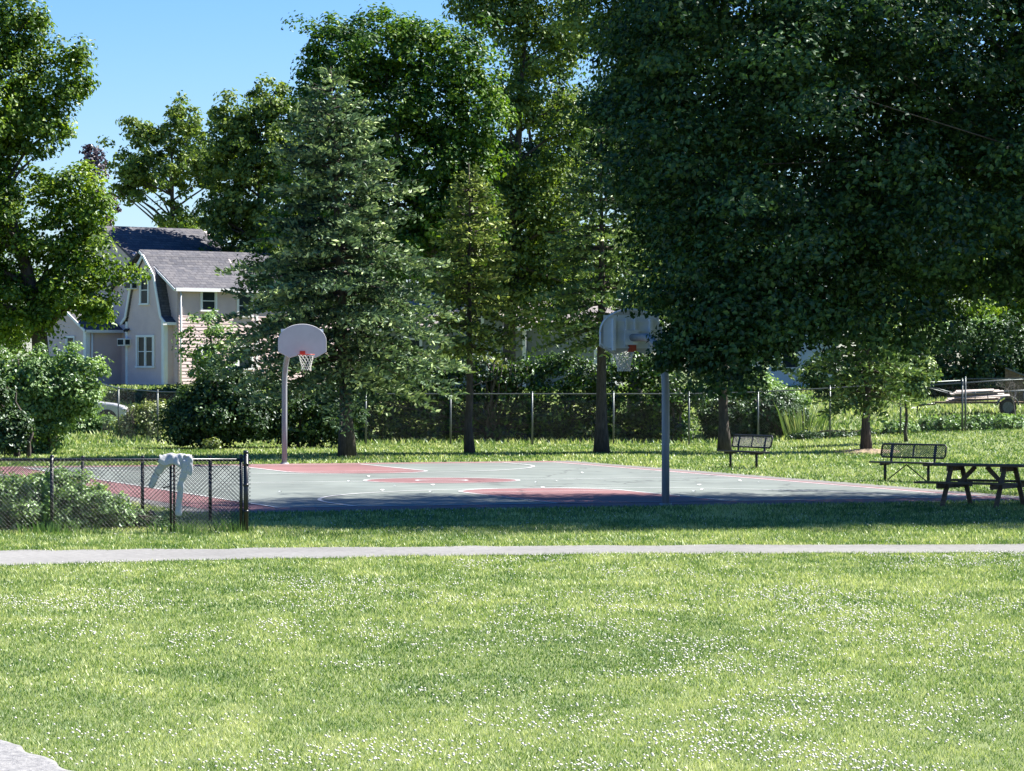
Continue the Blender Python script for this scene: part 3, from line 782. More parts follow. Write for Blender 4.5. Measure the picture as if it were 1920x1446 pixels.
# hedge behind the back fence
hl = []
for i, px in enumerate(range(610, 1250, 42)):
    yy = 693 + 13 * math.sin(i * 1.7)
    hl += [(px, yy, 40, 26 + 6 * math.sin(i * 2.3)), (px + 15, 760, 36, 50), (px, 810, 30, 30)]
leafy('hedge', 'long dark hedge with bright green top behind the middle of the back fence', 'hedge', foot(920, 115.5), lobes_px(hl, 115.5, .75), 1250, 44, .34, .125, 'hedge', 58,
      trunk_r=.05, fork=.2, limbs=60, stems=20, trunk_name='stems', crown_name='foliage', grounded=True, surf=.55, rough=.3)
def hedge_stems():
    pass
shrub('thin shrub with wiry stems between the near hoop pole and the back fence', 1275, 114.5, [(1250, 745, 35, 30), (1300, 740, 30, 26), (1270, 800, 40, 30)], 110, 36, .12, 'hedge', 59, surf=.8)
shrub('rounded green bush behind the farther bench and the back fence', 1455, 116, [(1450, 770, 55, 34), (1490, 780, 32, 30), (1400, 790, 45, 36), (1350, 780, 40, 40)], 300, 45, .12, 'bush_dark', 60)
shrub('bright green bush just above the fence rail by the farther bench', 1450, 119, [(1445, 760, 45, 22), (1400, 720, 60, 28)], 140, 45, .13, 'bush', 61)
shrub('low leafy plants at the foot of the back fence by the trailer', 1760, 112.6, [(1700, 805, 45, 13), (1760, 800, 50, 16), (1820, 797, 50, 16), (1880, 795, 50, 18)], 260, 40, .12, 'bush', 62, cr=.22)
shrub('low plants along the fence foot beyond the mulch ring', 1560, 112.5, [(1520, 822, 40, 10), (1580, 820, 40, 9), (1640, 815, 35, 10)], 130, 36, .11, 'bush_dark', 63, cr=.2)
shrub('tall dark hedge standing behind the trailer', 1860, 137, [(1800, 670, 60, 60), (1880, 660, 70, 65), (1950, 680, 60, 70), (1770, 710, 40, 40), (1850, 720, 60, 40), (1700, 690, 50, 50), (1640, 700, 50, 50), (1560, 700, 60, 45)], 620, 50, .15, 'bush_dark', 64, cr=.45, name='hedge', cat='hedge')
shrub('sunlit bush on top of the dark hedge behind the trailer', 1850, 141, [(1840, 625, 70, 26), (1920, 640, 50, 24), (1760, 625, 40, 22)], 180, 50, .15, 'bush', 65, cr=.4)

def stalks(name, label, cat, px, d, n, h, spread, seed, leaf='dry_stalk', w=.012):
    rng = np.random.default_rng(seed)
    b_ = foot(px, d); root_o = None
    a = rng.uniform(0, 2 * np.pi, n); r = rng.uniform(0, .25, n) * spread
    x0, y0 = np.cos(a) * r, np.sin(a) * r
    hh = h * rng.uniform(.6, 1.1, n); ln = hh * rng.uniform(.1, .5, n)
    x1, y1 = x0 + np.cos(a) * ln, y0 + np.sin(a) * ln
    v = np.stack([np.stack([x0 - w, y0, 0 * x0 - .02], 1), np.stack([x0 + w, y0, 0 * x0 - .02], 1), np.stack([(x0 + x1) / 2 + w, (y0 + y1) / 2, hh * .6], 1), np.stack([x1, y1, hh], 1)], 1).reshape(-1, 3)
    o = link(name, np_mesh(name, v, np.arange(4 * n).reshape(-1, 4), np.clip(rng.normal(.5, .25, n), 0, 1)), M[leaf])
    o.location = b_
    tag(o, label, cat)
stalks('ornamental_grass', 'feathery fountain of tall pale grass stalks behind the back fence', 'tall grass', 1510, 114, 110, 1.25, 3.2, 71, 'grass', .005)
stalks('weeds', 'tall weeds at the foot of the black fence corner', 'weeds', 440, 52.3, 90, .24, 1.6, 72, 'bush', .008)
stalks('weeds', 'tuft of weeds under the draped grey sweatshirt', 'weeds', 345, 52.2, 110, .2, 2.6, 73, 'bush', .008)
stalks('weeds', 'rough weeds at the foot of the leftmost black post', 'weeds', 105, 52.0, 110, .22, 3.0, 74, 'bush', .008)

# hedge plants by the black fence
shrub('broad leafy bush growing through the black fence at the left edge', 40, 53.6, [(20, 925, 90, 34), (110, 915, 75, 32), (60, 965, 110, 34), (-60, 940, 90, 50), (180, 945, 55, 28), (215, 970, 38, 24), (140, 975, 70, 24)], 520, 50, .07, 'bush', 75, cr=.17)
shrub('small shrub trailing off beside the draped fence section', 265, 53.8, [(255, 975, 30, 16), (290, 985, 36, 10)], 60, 40, .065, 'bush_dark', 76, cr=.14, stems=2)

# ------------------------------------------------------------------ fences
def chain_mesh(mb, p0, p1, z0a, z0b, h, cell, r, n=3):
    """crossing diagonal wires in the vertical panel p0-p1 (2-D points)"""
    p0, p1 = Vector(p0), Vector(p1)
    L = (p1 - p0).length; d = (p1 - p0) / L
    nn = Vector((-d.y, d.x))
    def pt(a, z, o):
        zb = z0a + (z0b - z0a) * a / L
        q = p0 + d * a + nn * o
        return Vector((q.x, q.y, zb + z))
    k = -h
    while k < L:
        for sg in (1, -1):
            a0, a1 = k, k + h
            za, zb = (0, h) if sg > 0 else (h, 0)
            lo, hi = max(a0, 0), min(a1, L)
            if hi - lo > 0.01:
                f0, f1 = (lo - a0) / h, (hi - a0) / h
                A = pt(lo, za + (zb - za) * f0, r * sg * .8); B = pt(hi, za + (zb - za) * f1, r * sg * .8)
                mb.tube([A, B], r, n, cap=False)
        k += cell

# black vinyl fence, near row
def black_fence(label, d, pxs, top, railpx0, railpx1, end=None, group='black chain-link fence runs', tall_end=False):
    z = top
    x0, x1 = (railpx0 - CX) * d / F, (railpx1 - CX) * d / F
    root = empty('chain_link_fence', (x1, d, 0), 0, label, 'fence', group)
    for px in pxs:
        x = (px - CX) * d / F - x1
        b = MB().tube([(x, 0, -.05), (x, 0, z - .01)], .03, 10)
        b.ball((x, 0, z + .005), .036, 10, 6, (1, 1, .8))
        b.build('post', M['black'], root)
    MB().tube([(x0 - x1, 0, z - .045), (0, 0, z - .045)], .021, 8).build('top_rail', M['black'], root)
    mb = MB()
    chain_mesh(mb, (x0 - x1, -.03), (0, -.03), .03, .03, z - .07, .068, .0036)
    mb.build('wire_mesh', M['black'], root)
    return root
fa = black_fence('nearer black chain-link fence run with ball-capped posts', 52.2, [97], 1.24, -160, 452)
for px in (320, 326.5):
    xq = (px - 452) * 52.2 / F
    MB().tube([(xq, 0, -.05), (xq, 0, 1.2)], .02, 8).build('post', M['black'], fa)
r_ = bpy.data.objects[fa.name]
# double end posts
x = (452 - 452) * 52.2 / F
MB().tube([(0, 0, -.05), (0, 0, 1.235)], .028, 10).ball((0, 0, 1.25), .034, 10, 6).build('post', M['black'], fa)
xe = 9 * 52.2 / F
MB().tube([(xe, 0, -.05), (xe, 0, 1.29)], .04, 12).ball((xe, 0, 1.31), .048, 12, 6, (1, 1, .8)).build('end_post', M['black'], fa)
for zz in (.35, .78, 1.12):
    MB().tube([(xe, 0, zz - .02), (xe, 0, zz + .02)], .047, 12).build('clamp', M['black'], fa)
MB().tube([((321 - 452) * 52.2 / F, 0, .76), ((306 - 452) * 52.2 / F, -.05, .74)], .012, 6).build('latch', M['black'], fa)
black_fence('farther black chain-link fence run parallel behind the nearer one', 56.0, [-60, 155, 267, 394], 1.12, -200, 470)

# galvanised fence along the back
def back_fence(label, pts, height, group):
    root = empty('chain_link_fence', (pts[0][0], pts[0][1], float(gz(*pts[0]))), 0, label, 'fence', group)
    o = Vector(root.location)
    W = [Vector((p[0], p[1], float(gz(*p)))) - o for p in pts]
    for i, w in enumerate(W):
        MB().tube([w + Vector((0, 0, -.1)), w + Vector((0, 0, height + .02))], .032, 8).ball(w + Vector((0, 0, height + .03)), .036, 8, 4).build('post', M['galv'], root)
    rail = MB(); rail.tube([w + Vector((0, .0, height - .02)) for w in W], .024, 6); rail.build('top_rail', M['galv'], root)
    mb = MB()
    for a, b in zip(W[:-1], W[1:]):
        chain_mesh(mb, (a.x, a.y - .04), (b.x, b.y - .04), a.z + .03, b.z + .03, height - .06, .085, .0011)
    mb.build('wire_mesh', M['wire'], root)
    return root
back_fence('tall grey chain-link fence run slanting away on the left by the silver car', [(-21.5, 138), (-18.9, 131), (-16.7, 124.3), (-14.45, 117.5), (-12.55, 113.3), (-10.75, 110.4)], 1.85, 'grey chain-link fence runs')
back_fence('tall grey chain-link fence run straight across behind the court', [(-10.70, 110.4), (-7.9, 110.7), (-5.07, 111), (-2.13, 111), (.7, 111), (3.52, 111), (6.15, 111.2), (8.55, 111.2), (11.05, 111.2), (13.5, 111.2), (15.62, 111)], 1.8, 'grey chain-link fence runs')
back_fence('grey chain-link fence run rising past the trailer at the right edge', [(15.72, 110.95), (18.4, 110), (21.3, 109)], 1.86, 'grey chain-link fence runs')

# ------------------------------------------------------------------ hoops
def hoop(label, pos, direction, seed):
    rz = math.atan2(direction.y, direction.x)
    root = empty('basketball_hoop', (pos.x, pos.y, 0), rz, label, 'basketball hoop', 'basketball hoops at either end of the court')
    b = MB().tube([(0, 0, -.2), (0, 0, .04)], .12, 14)
    arm = [(0, 0, 0), (0, 0, 1.2), (0, 0, 2.2), (.03, 0, 2.5), (.12, 0, 2.76), (.28, 0, 2.98), (.5, 0, 3.15), (.75, 0, 3.25), (1.05, 0, 3.3), (1.76, 0, 3.3)]
    MB().tube(arm, .076, 16).build('pole', M['galv_pole'], root)
    b.build('base_collar', M['galv_pole'], root)
    bx = 1.85
    # fan backboard outline in (y, z)
    out = []
    top = [(.685 * math.cos(t), 3.42 + .47 * math.sin(t)) for t in np.linspace(0, math.pi, 29)]
    out = top + [(-.685, 3.12), (-.36, 2.955), (-.10, 3.03), (.10, 3.03), (.36, 2.955), (.685, 3.12)]
    bb = MB().prism(out, .03, (bx, 0, 0), (0, 1, 0), (0, 0, 1), (1, 0, 0)).build('backboard', M['board'], root, bevel=.012)
    # stiffening frame on the back
    fr = MB()
    xb = bx - .045
    for y in (-.40, .40): fr.box((xb - .025, y, 3.36), (.11, .06, .64))
    for y in (-.07, .12): fr.box((xb - .003, y, 3.40), (.055, .04, .56))
    for z in (3.10, 3.24, 3.44, 3.62): fr.box((xb + .004, 0, z), (.035, .76, .035))
    fr.tube([(xb + .02, .665 * math.cos(t), 3.42 + .44 * math.sin(t)) for t in np.linspace(0, math.pi, 19)], .018, 6)
    fr.tube([(xb + .02, .665, 3.42), (xb + .02, .665, 3.18), (xb + .02, .36, 2.98)], .018, 6)
    fr.tube([(xb + .02, -.665, 3.42), (xb + .02, -.665, 3.18), (xb + .02, -.36, 2.98)], .018, 6)
    fr.build('back_frame', M['board_back'], bb)
    MB().box((bx - .018, 0, 3.42), (.004, 1.2, .66)).build('back_panel', M['board_back'], bb)
    MB().box((bx - .085, .02, 3.3), (.03, .3, .3)).build('mounting_plate', M['board_back'], root, bevel=.006)
    rim = MB()
    rc = bx + .17 + .225
    rim.tube([(rc + .225 * math.cos(t), .225 * math.sin(t), 3.05) for t in np.linspace(0, 2 * math.pi, 33)], .011, 8, cap=False)
    rim.box((bx + .09, 0, 3.045), (.16, .14, .012)); rim.box((bx + .025, 0, 3.08), (.02, .15, .14))
    rim.beam((bx + .03, .07, 3.05), (rc - .08, .2, 3.05), .012, .012); rim.beam((bx + .03, -.07, 3.05), (rc - .08, -.2, 3.05), .012, .012)
    rim.box((bx - .07, 0, 3.09), (.12, .13, .12))
    ro = rim.build('rim', M['rim'], root)
    nt = MB(); rg = np.random.default_rng(seed); K = 12
    def npnt(k, q):
        a = 2 * math.pi * k / K
        r = .222 - .115 * q ** .75 + (.025 * (q > .95))
        return Vector((rc + r * math.cos(a) + rg.normal(0, .004), r * math.sin(a) + rg.normal(0, .004), 3.04 - .42 * q))
    rows = 6
    g = [[npnt(k + (.5 if j % 2 else 0), j / rows) for k in range(K)] for j in range(rows + 1)]
    for j in range(rows):
        for k in range(K):
            k2 = (k + 1) % K if j % 2 else (k - 1) % K
            nt.tube([g[j][k], g[j + 1][k]], .0075, 4, cap=False); nt.tube([g[j][k], g[j + 1][k2]], .0075, 4, cap=False)
    nt.build('net', M['net'], ro)
    return root
hoop('near basketball hoop seen from behind under the dark maple crown', NP_, U, 1)
hoop('far basketball hoop facing us in front of the tallest spruce', FP_, -U, 2)

# ------------------------------------------------------------------ benches and picnic table
def lattice(mb, org, ax, ay, W, H, cell, w, an):
    """thin crossed slats standing for expanded metal"""
    org, ax, ay, an = Vector(org), Vector(ax), Vector(ay), Vector(an)
    k = -H
    while k < W:
        for sg in (1, -1):
            lo, hi = max(k, 0), min(k + H, W)
            if hi - lo > .01:
                f0, f1 = (lo - k), (hi - k)
                y0, y1 = (f0, f1) if sg > 0 else (H - f0, H - f1)
                mb.beam(org + ax * lo + ay * y0, org + ax * hi + ay * y1, w, .006, an)
        k += cell

def make_bench(label, loc, rz, brace):
    root = empty('park_bench', loc, rz, label, 'bench', 'black metal park benches')
    Lh = .92
    m = M['coat_metal']
    s = MB()
    s.tube([(-Lh, -.22, .45), (Lh, -.22, .45)], .022, 8); s.tube([(-Lh, .2, .44), (Lh, .2, .44)], .022, 8)
    for x in (-Lh, -.45, 0, .45, Lh): s.beam((x, -.22, .445), (x, .2, .435), .035, .025)
    lattice(s, (-Lh, -.22, .445), (1, 0, 0), (0, 1, 0), 2 * Lh, .42, .04, .014, (0, 0, 1))
    s.build('seat', m, root)
    bk = MB()
    up = Vector((0, .22, 1)).normalized(); o = Vector((0, .25, .56))
    P = lambda a, c: o + Vector((a, 0, 0)) + up * c
    c = .05
    loop = [P(-Lh, c), P(-Lh, .32 - c), P(-Lh + c, .32), P(Lh - c, .32), P(Lh, .32 - c), P(Lh, c), P(Lh - c, 0), P(-Lh + c, 0), P(-Lh, c)]
    bk.tube(loop, .022, 8)
    lattice(bk, P(-Lh, 0), (1, 0, 0), up, 2 * Lh, .32, .05, .011, Vector((0, -1, .22)))
    for x in (-.62, 0, .62):
        bk.beam(P(x, -.0), P(x, .32), .075 if x else .04, .02, (0, -1, 0))
    bk.build('backrest', m, root)
    for x in (-.62, .62):
        MB().tube([(x, 0, -.05), (x, 0, .42)], .036, 10).box((x, 0, .012), (.14, .14, .012)).build('leg', m, root)
        MB().tube([(x, -.2, .405), (x, .14, .40), (x, .24, .43), (x, .26, .5), P(x, .06)], .03, 8).build('seat_bracket', m, root)
    if brace:
        MB().tube([(-.55, 0, .03), (0, 0, .40)], .014, 6).tube([(.55, 0, .03), (0, 0, .40)], .014, 6).build('cross_brace', m, root)
    return root
p = gp(1700, 903); make_bench('nearer black metal bench with crossed braces beside the picnic table', (p.x, p.y, 0), math.radians(-42), True)
p = gp(1394, 878); make_bench('farther black metal bench by the curved spruce trunk', (p.x, p.y, 0), math.radians(-60), False)

def picnic():
    root = empty('picnic_table', (9.12, 62.2, 0), math.radians(-32), 'weathered brown wooden picnic table at the right edge', 'picnic table')
    root.scale = (1.0, 1.02, 1.06)
    w = M['old_wood']; Lh = 1.02
    for k in range(5):
        y = (k - 2) * .148
        MB().box((0, y, .755), (2 * Lh, .138, .038)).build('tabletop_board', w, root, bevel=.004)
    for sg in (-1, 1):
        t = MB()
        for k in range(2): t.box((0, sg * (.66 + k * .145), .445), (2 * Lh, .135, .038))
        t.build('seat', w, root, bevel=.004)
    for x in (-.56, .56):
        MB().box((x, 0, .69), (.04, .68, .09)).build('top_cleat', w, root, bevel=.003)
        MB().box((x, 0, .38), (.04, 1.62, .09)).build('seat_beam', w, root, bevel=.003)
        for sg in (-1, 1):
            MB().beam((x + .042, sg * .68, -.02), (x + .042, sg * .24, .73), .04, .09, (1, 0, 0)).build('leg', w, root)
        MB().beam((x - .04 * (1 if x > 0 else -1), 0, .36), (.12 * (1 if x > 0 else -1), 0, .725), .08, .04, (0, 1, 0)).build('diagonal_brace', w, root)
picnic()

# ------------------------------------------------------------------ draped sweatshirt
wr_tex = bpy.data.textures.new('cloth_wrinkles', 'CLOUDS'); wr_tex.noise_scale = 0.11; wr_tex.noise_depth = 1
def crumple(o, k):
    if not any(m.type == 'SUBSURF' for m in o.modifiers):
        q = o.modifiers.new('sub', 'SUBSURF'); q.levels = 2; q.render_levels = 2
    d = o.modifiers.new('wrinkle', 'DISPLACE'); d.texture = wr_tex; d.strength = k; d.mid_level = .5; d.texture_coords = 'LOCAL'

def sweatshirt():
    d = 52.1; s = d / F
    o = at(330, 857, d)
    root = empty('sweatshirt', o, 0, 'pale grey sweatshirt hung over the black fence rail with sleeves dangling', 'sweatshirt')
    rg = np.random.default_rng(5)
    def P(px, py, dy=0): return Vector(((px - 330) * s, dy, -(py - 857) * s))
    # body: cloth folded over the rail, front flap and back flap
    prof_y = [(.055, -.17), (.06, -.10), (.05, -.03), (.03, .018), (0, .035), (-.035, .018), (-.055, -.04), (-.065, -.12), (-.07, -.2), (-.075, -.28)]
    xs = np.linspace(-.27, .27, 19)
    vs, fs = [], []
    for i, x in enumerate(xs):
        t = (x + .27) / .54
        drop = .32 + .75 * t ** 1.6 + .1 * math.sin(t * 9)
        dropb = .55 + .25 * math.sin(t * 5)
        for j, (y, z) in enumerate(prof_y):
            k = drop if y < -.04 else (dropb if y > .04 else 1)
            zz = z * k if z < 0 else z
            vs.append((x + .012 * math.sin(j * 1.3 + t * 5), y + .014 * math.sin(t * 21 + j * .7), zz + .012 * math.sin(t * 15 + j) + .02 * max(0, math.sin(t * 6 - 1)) * (z > 0)))
    n = len(prof_y)
    for i in range(len(xs) - 1):
        for j in range(n - 1):
            fs.append((i * n + j, (i + 1) * n + j, (i + 1) * n + j + 1, i * n + j + 1))
    b = MB().add(vs, fs, True)
    body = b.build('body', M['cloth'], root)
    so = body.modifiers.new('solid', 'SOLIDIFY'); so.thickness = .012
    sb = body.modifiers.new('sub', 'SUBSURF'); sb.levels = 1; sb.render_levels = 2
    crumple(body, .04)
    def sleeve(pts, rs, flat, seed):
        m = MB(); rr = np.random.default_rng(seed); N = 14; b0 = 0
        pts = [Vector(p) for p in pts]
        ring = []
        M_ = 16
        for i in range(M_ + 1):
            q = i / M_ * (len(pts) - 1); k = min(int(q), len(pts) - 2); fr = q - k
            c = pts[k].lerp(pts[k + 1], fr); r = rs[k] * (1 - fr) + rs[k + 1] * fr
            t = (pts[k + 1] - pts[k]).normalized(); X = t.cross(Vector((0, 1, 0))).normalized()
            wr = 1 + .1 * math.sin(i * 2.1 + seed)
            ring.append([c + X * (math.cos(a) * r * wr) + Vector((0, 1, 0)) * (math.sin(a) * r * flat * (1 + .25 * math.sin(i * 1.7 + a * 3))) for a in np.linspace(0, 2 * math.pi, N + 1)[:-1]])
        vs = [v for r_ in ring for v in r_]
        fs = [(i * N + k, i * N + (k + 1) % N, (i + 1) * N + (k + 1) % N, (i + 1) * N + k) for i in range(M_) for k in range(N)]
        fs += [tuple(range(N))[::-1], tuple(M_ * N + k for k in range(N))]
        m.add(vs, fs, True)
        so_ = m.build('sleeve', M['cloth'], root); crumple(so_, .03); return so_
    sleeve([P(350, 862, -.07), P(347, 885, -.085), P(340, 905, -.08), P(337, 935, -.075), P(335, 968, -.07)], [.06, .06, .052, .05, .056], .28, 1)
    sleeve([P(318, 862, .06), P(305, 872, .075), P(292, 890, .08), P(281, 916, .08)], [.085, .075, .06, .05], .28, 2)
    # hood bunched on the rail
    m = MB(); m.ball(P(345, 855, -.01), .085, 14, 10, (1.1, .5, .3)); h = m.build('hood', M['cloth'], root)
    for v in h.data.vertices:
        v.co += Vector((.012 * math.sin(v.co.z * 90 + v.co.y * 50), .012 * math.sin(v.co.x * 60), .014 * math.sin(v.co.x * 70 + v.co.y * 40)))
sweatshirt()

# ------------------------------------------------------------------ pale stone at the bottom left corner
def ledge():
    rg = np.random.default_rng(8)
    # outline on the ground, edge running down to the right
    A, B = gp(-60, 1378), gp(150, 1472)
    d = (B - A).normalized(); nrm = Vector((-d.y, d.x, 0))
    if nrm.y > 0: nrm = -nrm                      # towards us
    NX, NY = 40, 22; L = 4.6; W = 1.1
    v = []
    for j in range(NY):
        for i in range(NX):
            a = -0.4 + L * i / (NX - 1); b = W * j / (NY - 1)
            e = min(1, min(b, W - b) / .07, min(i, NX - 1 - i) / 2)
            h = .11 * math.sqrt(max(0, 1 - (1 - max(0, e)) ** 2)) - .02
            p_ = A + d * a + nrm * (b + .03 * math.sin(a * 7) * (1 - b / W))
            hh = float(fbm(np.array([a * 6]), np.array([b * 6]), 3)[0]) * .03
            v.append((p_.x, p_.y, h + hh * e - (0 if e > 0.01 else .05)))
    f = [(j * NX + i, j * NX + i + 1, (j + 1) * NX + i + 1, (j + 1) * NX + i) for j in range(NY - 1) for i in range(NX - 1)]
    o = MB().add(v, f, True).build('stone_slab', M['stone'])
    tag(o, 'bright pale stone slab poking into the bottom left corner', 'stone slab')
ledge()

# ------------------------------------------------------------------ houses
def clap(mb, org, ax, an, z0, z1, left, right, h=.165, lip=.02):
    """lapped boards on a vertical wall: org 2-D base, ax along, an outward; left(z), right(z) limits"""
    org, ax, an = Vector((*org, 0)), Vector((*ax, 0)), Vector((*an, 0))
    z = z0
    while z < z1 - .01:
        zt = min(z + h, z1)
        a0, a1, b0, b1 = left(z), right(z), left(zt), right(zt)
        if a1 - a0 > .02:
            if b1 < b0: b0 = b1 = (b0 + b1) / 2
            Q = [org + ax * a0 + an * lip + Vector((0, 0, z)), org + ax * a1 + an * lip + Vector((0, 0, z)),
                 org + ax * b1 + an * .002 + Vector((0, 0, zt)), org + ax * b0 + an * .002 + Vector((0, 0, zt)),
                 org + ax * a0 + an * -.03 + Vector((0, 0, z)), org + ax * a1 + an * -.03 + Vector((0, 0, z))]
            mb.add(Q, [(0, 1, 2, 3), (0, 4, 5, 1)])
        z = zt

def win(root, c, ax, an, w, h, n=1, sash=True, trim=.1):
    """window standing on a wall: c centre (3-D, local), ax along wall, an outward"""
    c, ax, an = Vector(c), Vector((*ax, 0)), Vector((*an, 0)); up = Vector((0, 0, 1))
    A = (ax, an, up)
    f = MB()
    f.box(c + up * (h / 2 + trim / 2) + an * .03, (w + 2 * trim, .07, trim), A)
    f.box(c - up * (h / 2 + trim / 2) + an * .04, (w + 2 * trim + .06, .1, trim * .8), A)
    for sg in (-1, 1): f.box(c + ax * (sg * (w / 2 + trim / 2)) + an * .028, (trim, .065, h), A)
    for k in range(1, n): f.box(c + ax * (w * (k / n - .5)) + an * .028, (trim, .065, h), A)
    o = f.build('window', M['trim'], root)
    g = MB()
    for k in range(n):
        cw = w / n - (trim if n > 1 else 0)
        cc = c + ax * (w * ((k + .5) / n - .5))
        g.box(cc + an * .012, (cw, .01, h - .004), A)
    g.build('pane', M['glass'], o)
    if sash:
        s_ = MB()
        for k in range(n):
            cw = w / n - (trim if n > 1 else 0); cc = c + ax * (w * ((k + .5) / n - .5))
            s_.box(cc + an * .026, (cw, .02, .04), A)
            for sg in (-1, 1): s_.box(cc + ax * (sg * (cw / 2 - .02)) + an * .024, (.035, .016, h - .01), A)
        s_.build('sash', M['trim'], o)
    return o

def roof_slab(mb, a, b, c, d, t=.12):
    a, b, c, d = map(Vector, (a, b, c, d)); n = (b - a).cross(d - a).normalized()
    if n.z < 0: n = -n
    vs = [a, b, c, d, a - n * t, b - n * t, c - n * t, d - n * t]
    mb.add(vs, [(0, 1, 2, 3), (7, 6, 5, 4), (0, 4, 5, 1), (1, 5, 6, 2), (2, 6, 7, 3), (3, 7, 4, 0)])

def taupe_house():
    d = 155.0; s = F / d
    o = at(308, 722, d); o.z = 1.75
    Z = lambda py: CH + (HY - py) / s - o.z        # local height
    root = empty('house', o, math.radians(40.5), 'taupe clapboard house with gambrel gable and white trim behind the left fence', 'house')
    T, m = M['taupe'], M['trim']
    XA, YA = (1, 0), (0, 1)
    base, eave, knee, peak = .12, Z(602), Z(516), Z(480)
    GW = 3.3                                           # gable width, local y 0..GW
    prof = lambda z: 0.0 if z < eave else ((z - eave) / (knee - eave) * .62 + .15 if z < knee else .77 + (z - knee) / (peak - knee) * (GW / 2 - .77))
    left = lambda z: prof(z); right = lambda z: GW - prof(z)
    # gable front faces -x local; core wall
    w = MB()
    clap(w, (0, 0), YA, (-1, 0), base, peak, left, right)
    clap(w, (0, 0), XA, (0, -1), base, eave, lambda z: 0, lambda z: .52)
    pts = [(prof(z), z) for z in (base, eave, eave + .001, knee, peak)] + [(GW - prof(z), z) for z in (knee, eave + .001, eave, base)]
    w.prism(pts, 5.0, (2.53, 0, 0), (0, 1, 0), (0, 0, 1), (1, 0, 0))
    w.build('wall', T, root)
    MB().box((2.5, GW / 2, -.5), (5.1, GW + .05, 1.24)).build('foundation', M['found'], root)
    # gambrel roof
    r = MB()
    ex, ez = -.28, eave - .05
    for fl in (0, 1):
        yy = (lambda y: y) if not fl else (lambda y: GW - y)
        roof_slab(r, (-.12, yy(ex), ez), (4.9, yy(ex), ez), (4.9, yy(.12), eave + .25), (-.12, yy(.12), eave + .25), .1)
        roof_slab(r, (-.12, yy(.12), eave + .25), (4.9, yy(.12), eave + .25), (4.9, yy(.72), knee + .06), (-.12, yy(.72), knee + .06), .1)
        roof_slab(r, (-.12, yy(.72), knee + .06), (4.9, yy(.72), knee + .06), (4.9, yy(GW / 2), peak + .12), (-.12, yy(GW / 2), peak + .12), .1)
    r.build('roof', M['shingle'], root)
    t = MB()
    for fl in (0, 1):
        yy = (lambda y: y) if not fl else (lambda y: GW - y)
        ptz = [(ex, ez), (.12, eave + .25), (.72, knee + .06), (GW / 2, peak + .12)]
        for (y0, z0), (y1, z1) in zip(ptz[:-1], ptz[1:]):
            t.beam((-.15, yy(y0), z0 - .06), (-.15, yy(y1), z1 - .06), .14, .05, (1, 0, 0))
    t.box((-.012, .08, (base + eave) / 2), (.07, .2, eave - base)); t.box((.09, -.02, (base + eave) / 2), (.16, .06, eave - base))
    t.box((-.012, GW - .08, (base + eave) / 2), (.07, .18, eave - base))
    t.box((.2, -.25, ez - .08), (.95, .1, .14))
    t.build('trim', m, root)
    win(root, (-.02, GW * .5, Z(543)), YA, (-1, 0), .62, Z(519) - Z(568), 1, trim=.1)
    win(root, (-.02, GW * .5 - .08, Z(659)), YA, (-1, 0), 1.35, Z(632) - Z(686), 2, trim=.11)
    for (yy, py, wd) in ((GW * .5 + .95, 534, .62), (GW - .1, 641, .62)):
        a = MB().box((-.2, yy, Z(py)), (.4, wd, .36))
        ac = a.build('air_conditioner', m, root, bevel=.02)
        g = MB(); g.box((-.405, yy, Z(py)), (.01, wd - .12, .26)); g.box((-.2, yy - wd / 2 - .004, Z(py)), (.26, .01, .24)); g.build('grille', M['glass'], ac)
    MB().box((-.1, GW - .25, Z(617)), (.2, .12, .1)).ball((-.2, GW - .35, Z(619)), .07).ball((-.2, GW - .15, Z(619)), .07).build('flood_light', M['black'], root)
    # main wing to the right
    u0, p_, ea2, rid, L2, D2 = .52, -.4, Z(536), Z(474) + .15, 10.5, 5.6
    w = MB()
    clap(w, (u0, p_), XA, (0, -1), base, ea2, lambda z: 0, lambda z: L2)
    mid = (D2) / 2
    gl = lambda z: 0 if z < ea2 else (z - ea2) / (rid - ea2) * mid
    clap(w, (u0, p_), YA, (-1, 0), base, rid - .1, gl, lambda z: D2 - gl(z))
    w.prism([(0, base), (D2, base), (D2, ea2), (mid, rid - .1), (0, ea2)], L2 - .06, (u0 + L2 / 2, p_, 0), (0, 1, 0), (0, 0, 1), (1, 0, 0))
    w.build('wall', T, root)
    MB().box((u0 + L2 / 2, p_ + D2 / 2, -.5), (L2 - .05, D2 - .05, 1.24)).build('foundation', M['found'], root)
    r = MB(); oh = .28
    dz = (rid - ea2) / mid * oh
    roof_slab(r, (u0 - .35, p_ - oh, ea2 - dz + .08), (u0 + L2 + .3, p_ - oh, ea2 - dz + .08), (u0 + L2 + .3, p_ + mid, rid + .08), (u0 - .35, p_ + mid, rid + .08))
    roof_slab(r, (u0 - .35, p_ + D2 + oh, ea2 - dz + .08), (u0 + L2 + .3, p_ + D2 + oh, ea2 - dz + .08), (u0 + L2 + .3, p_ + mid, rid + .08), (u0 - .35, p_ + mid, rid + .08))
    r.build('roof', M['shingle'], root)
    t = MB()
    t.box((u0 + L2 / 2, p_ - oh - .02, ea2 - dz - .01), (L2 + .65, .08, .17))
    t.beam((u0 - .37, p_ - oh, ea2 - dz - .03), (u0 - .37, p_ + mid, rid - .03), .12, .05, (1, 0, 0))
    t.box((u0 + 4.7, p_ - .02, (base + ea2) / 2), (.12, .05, ea2 - base))
    t.build('trim', m, root)
    MB().tube([(u0 + .12, p_ - .1, ea2 - .1), (u0 + .12, p_ - .07, base)], .05, 8).build('downspout', M['trim'], root)
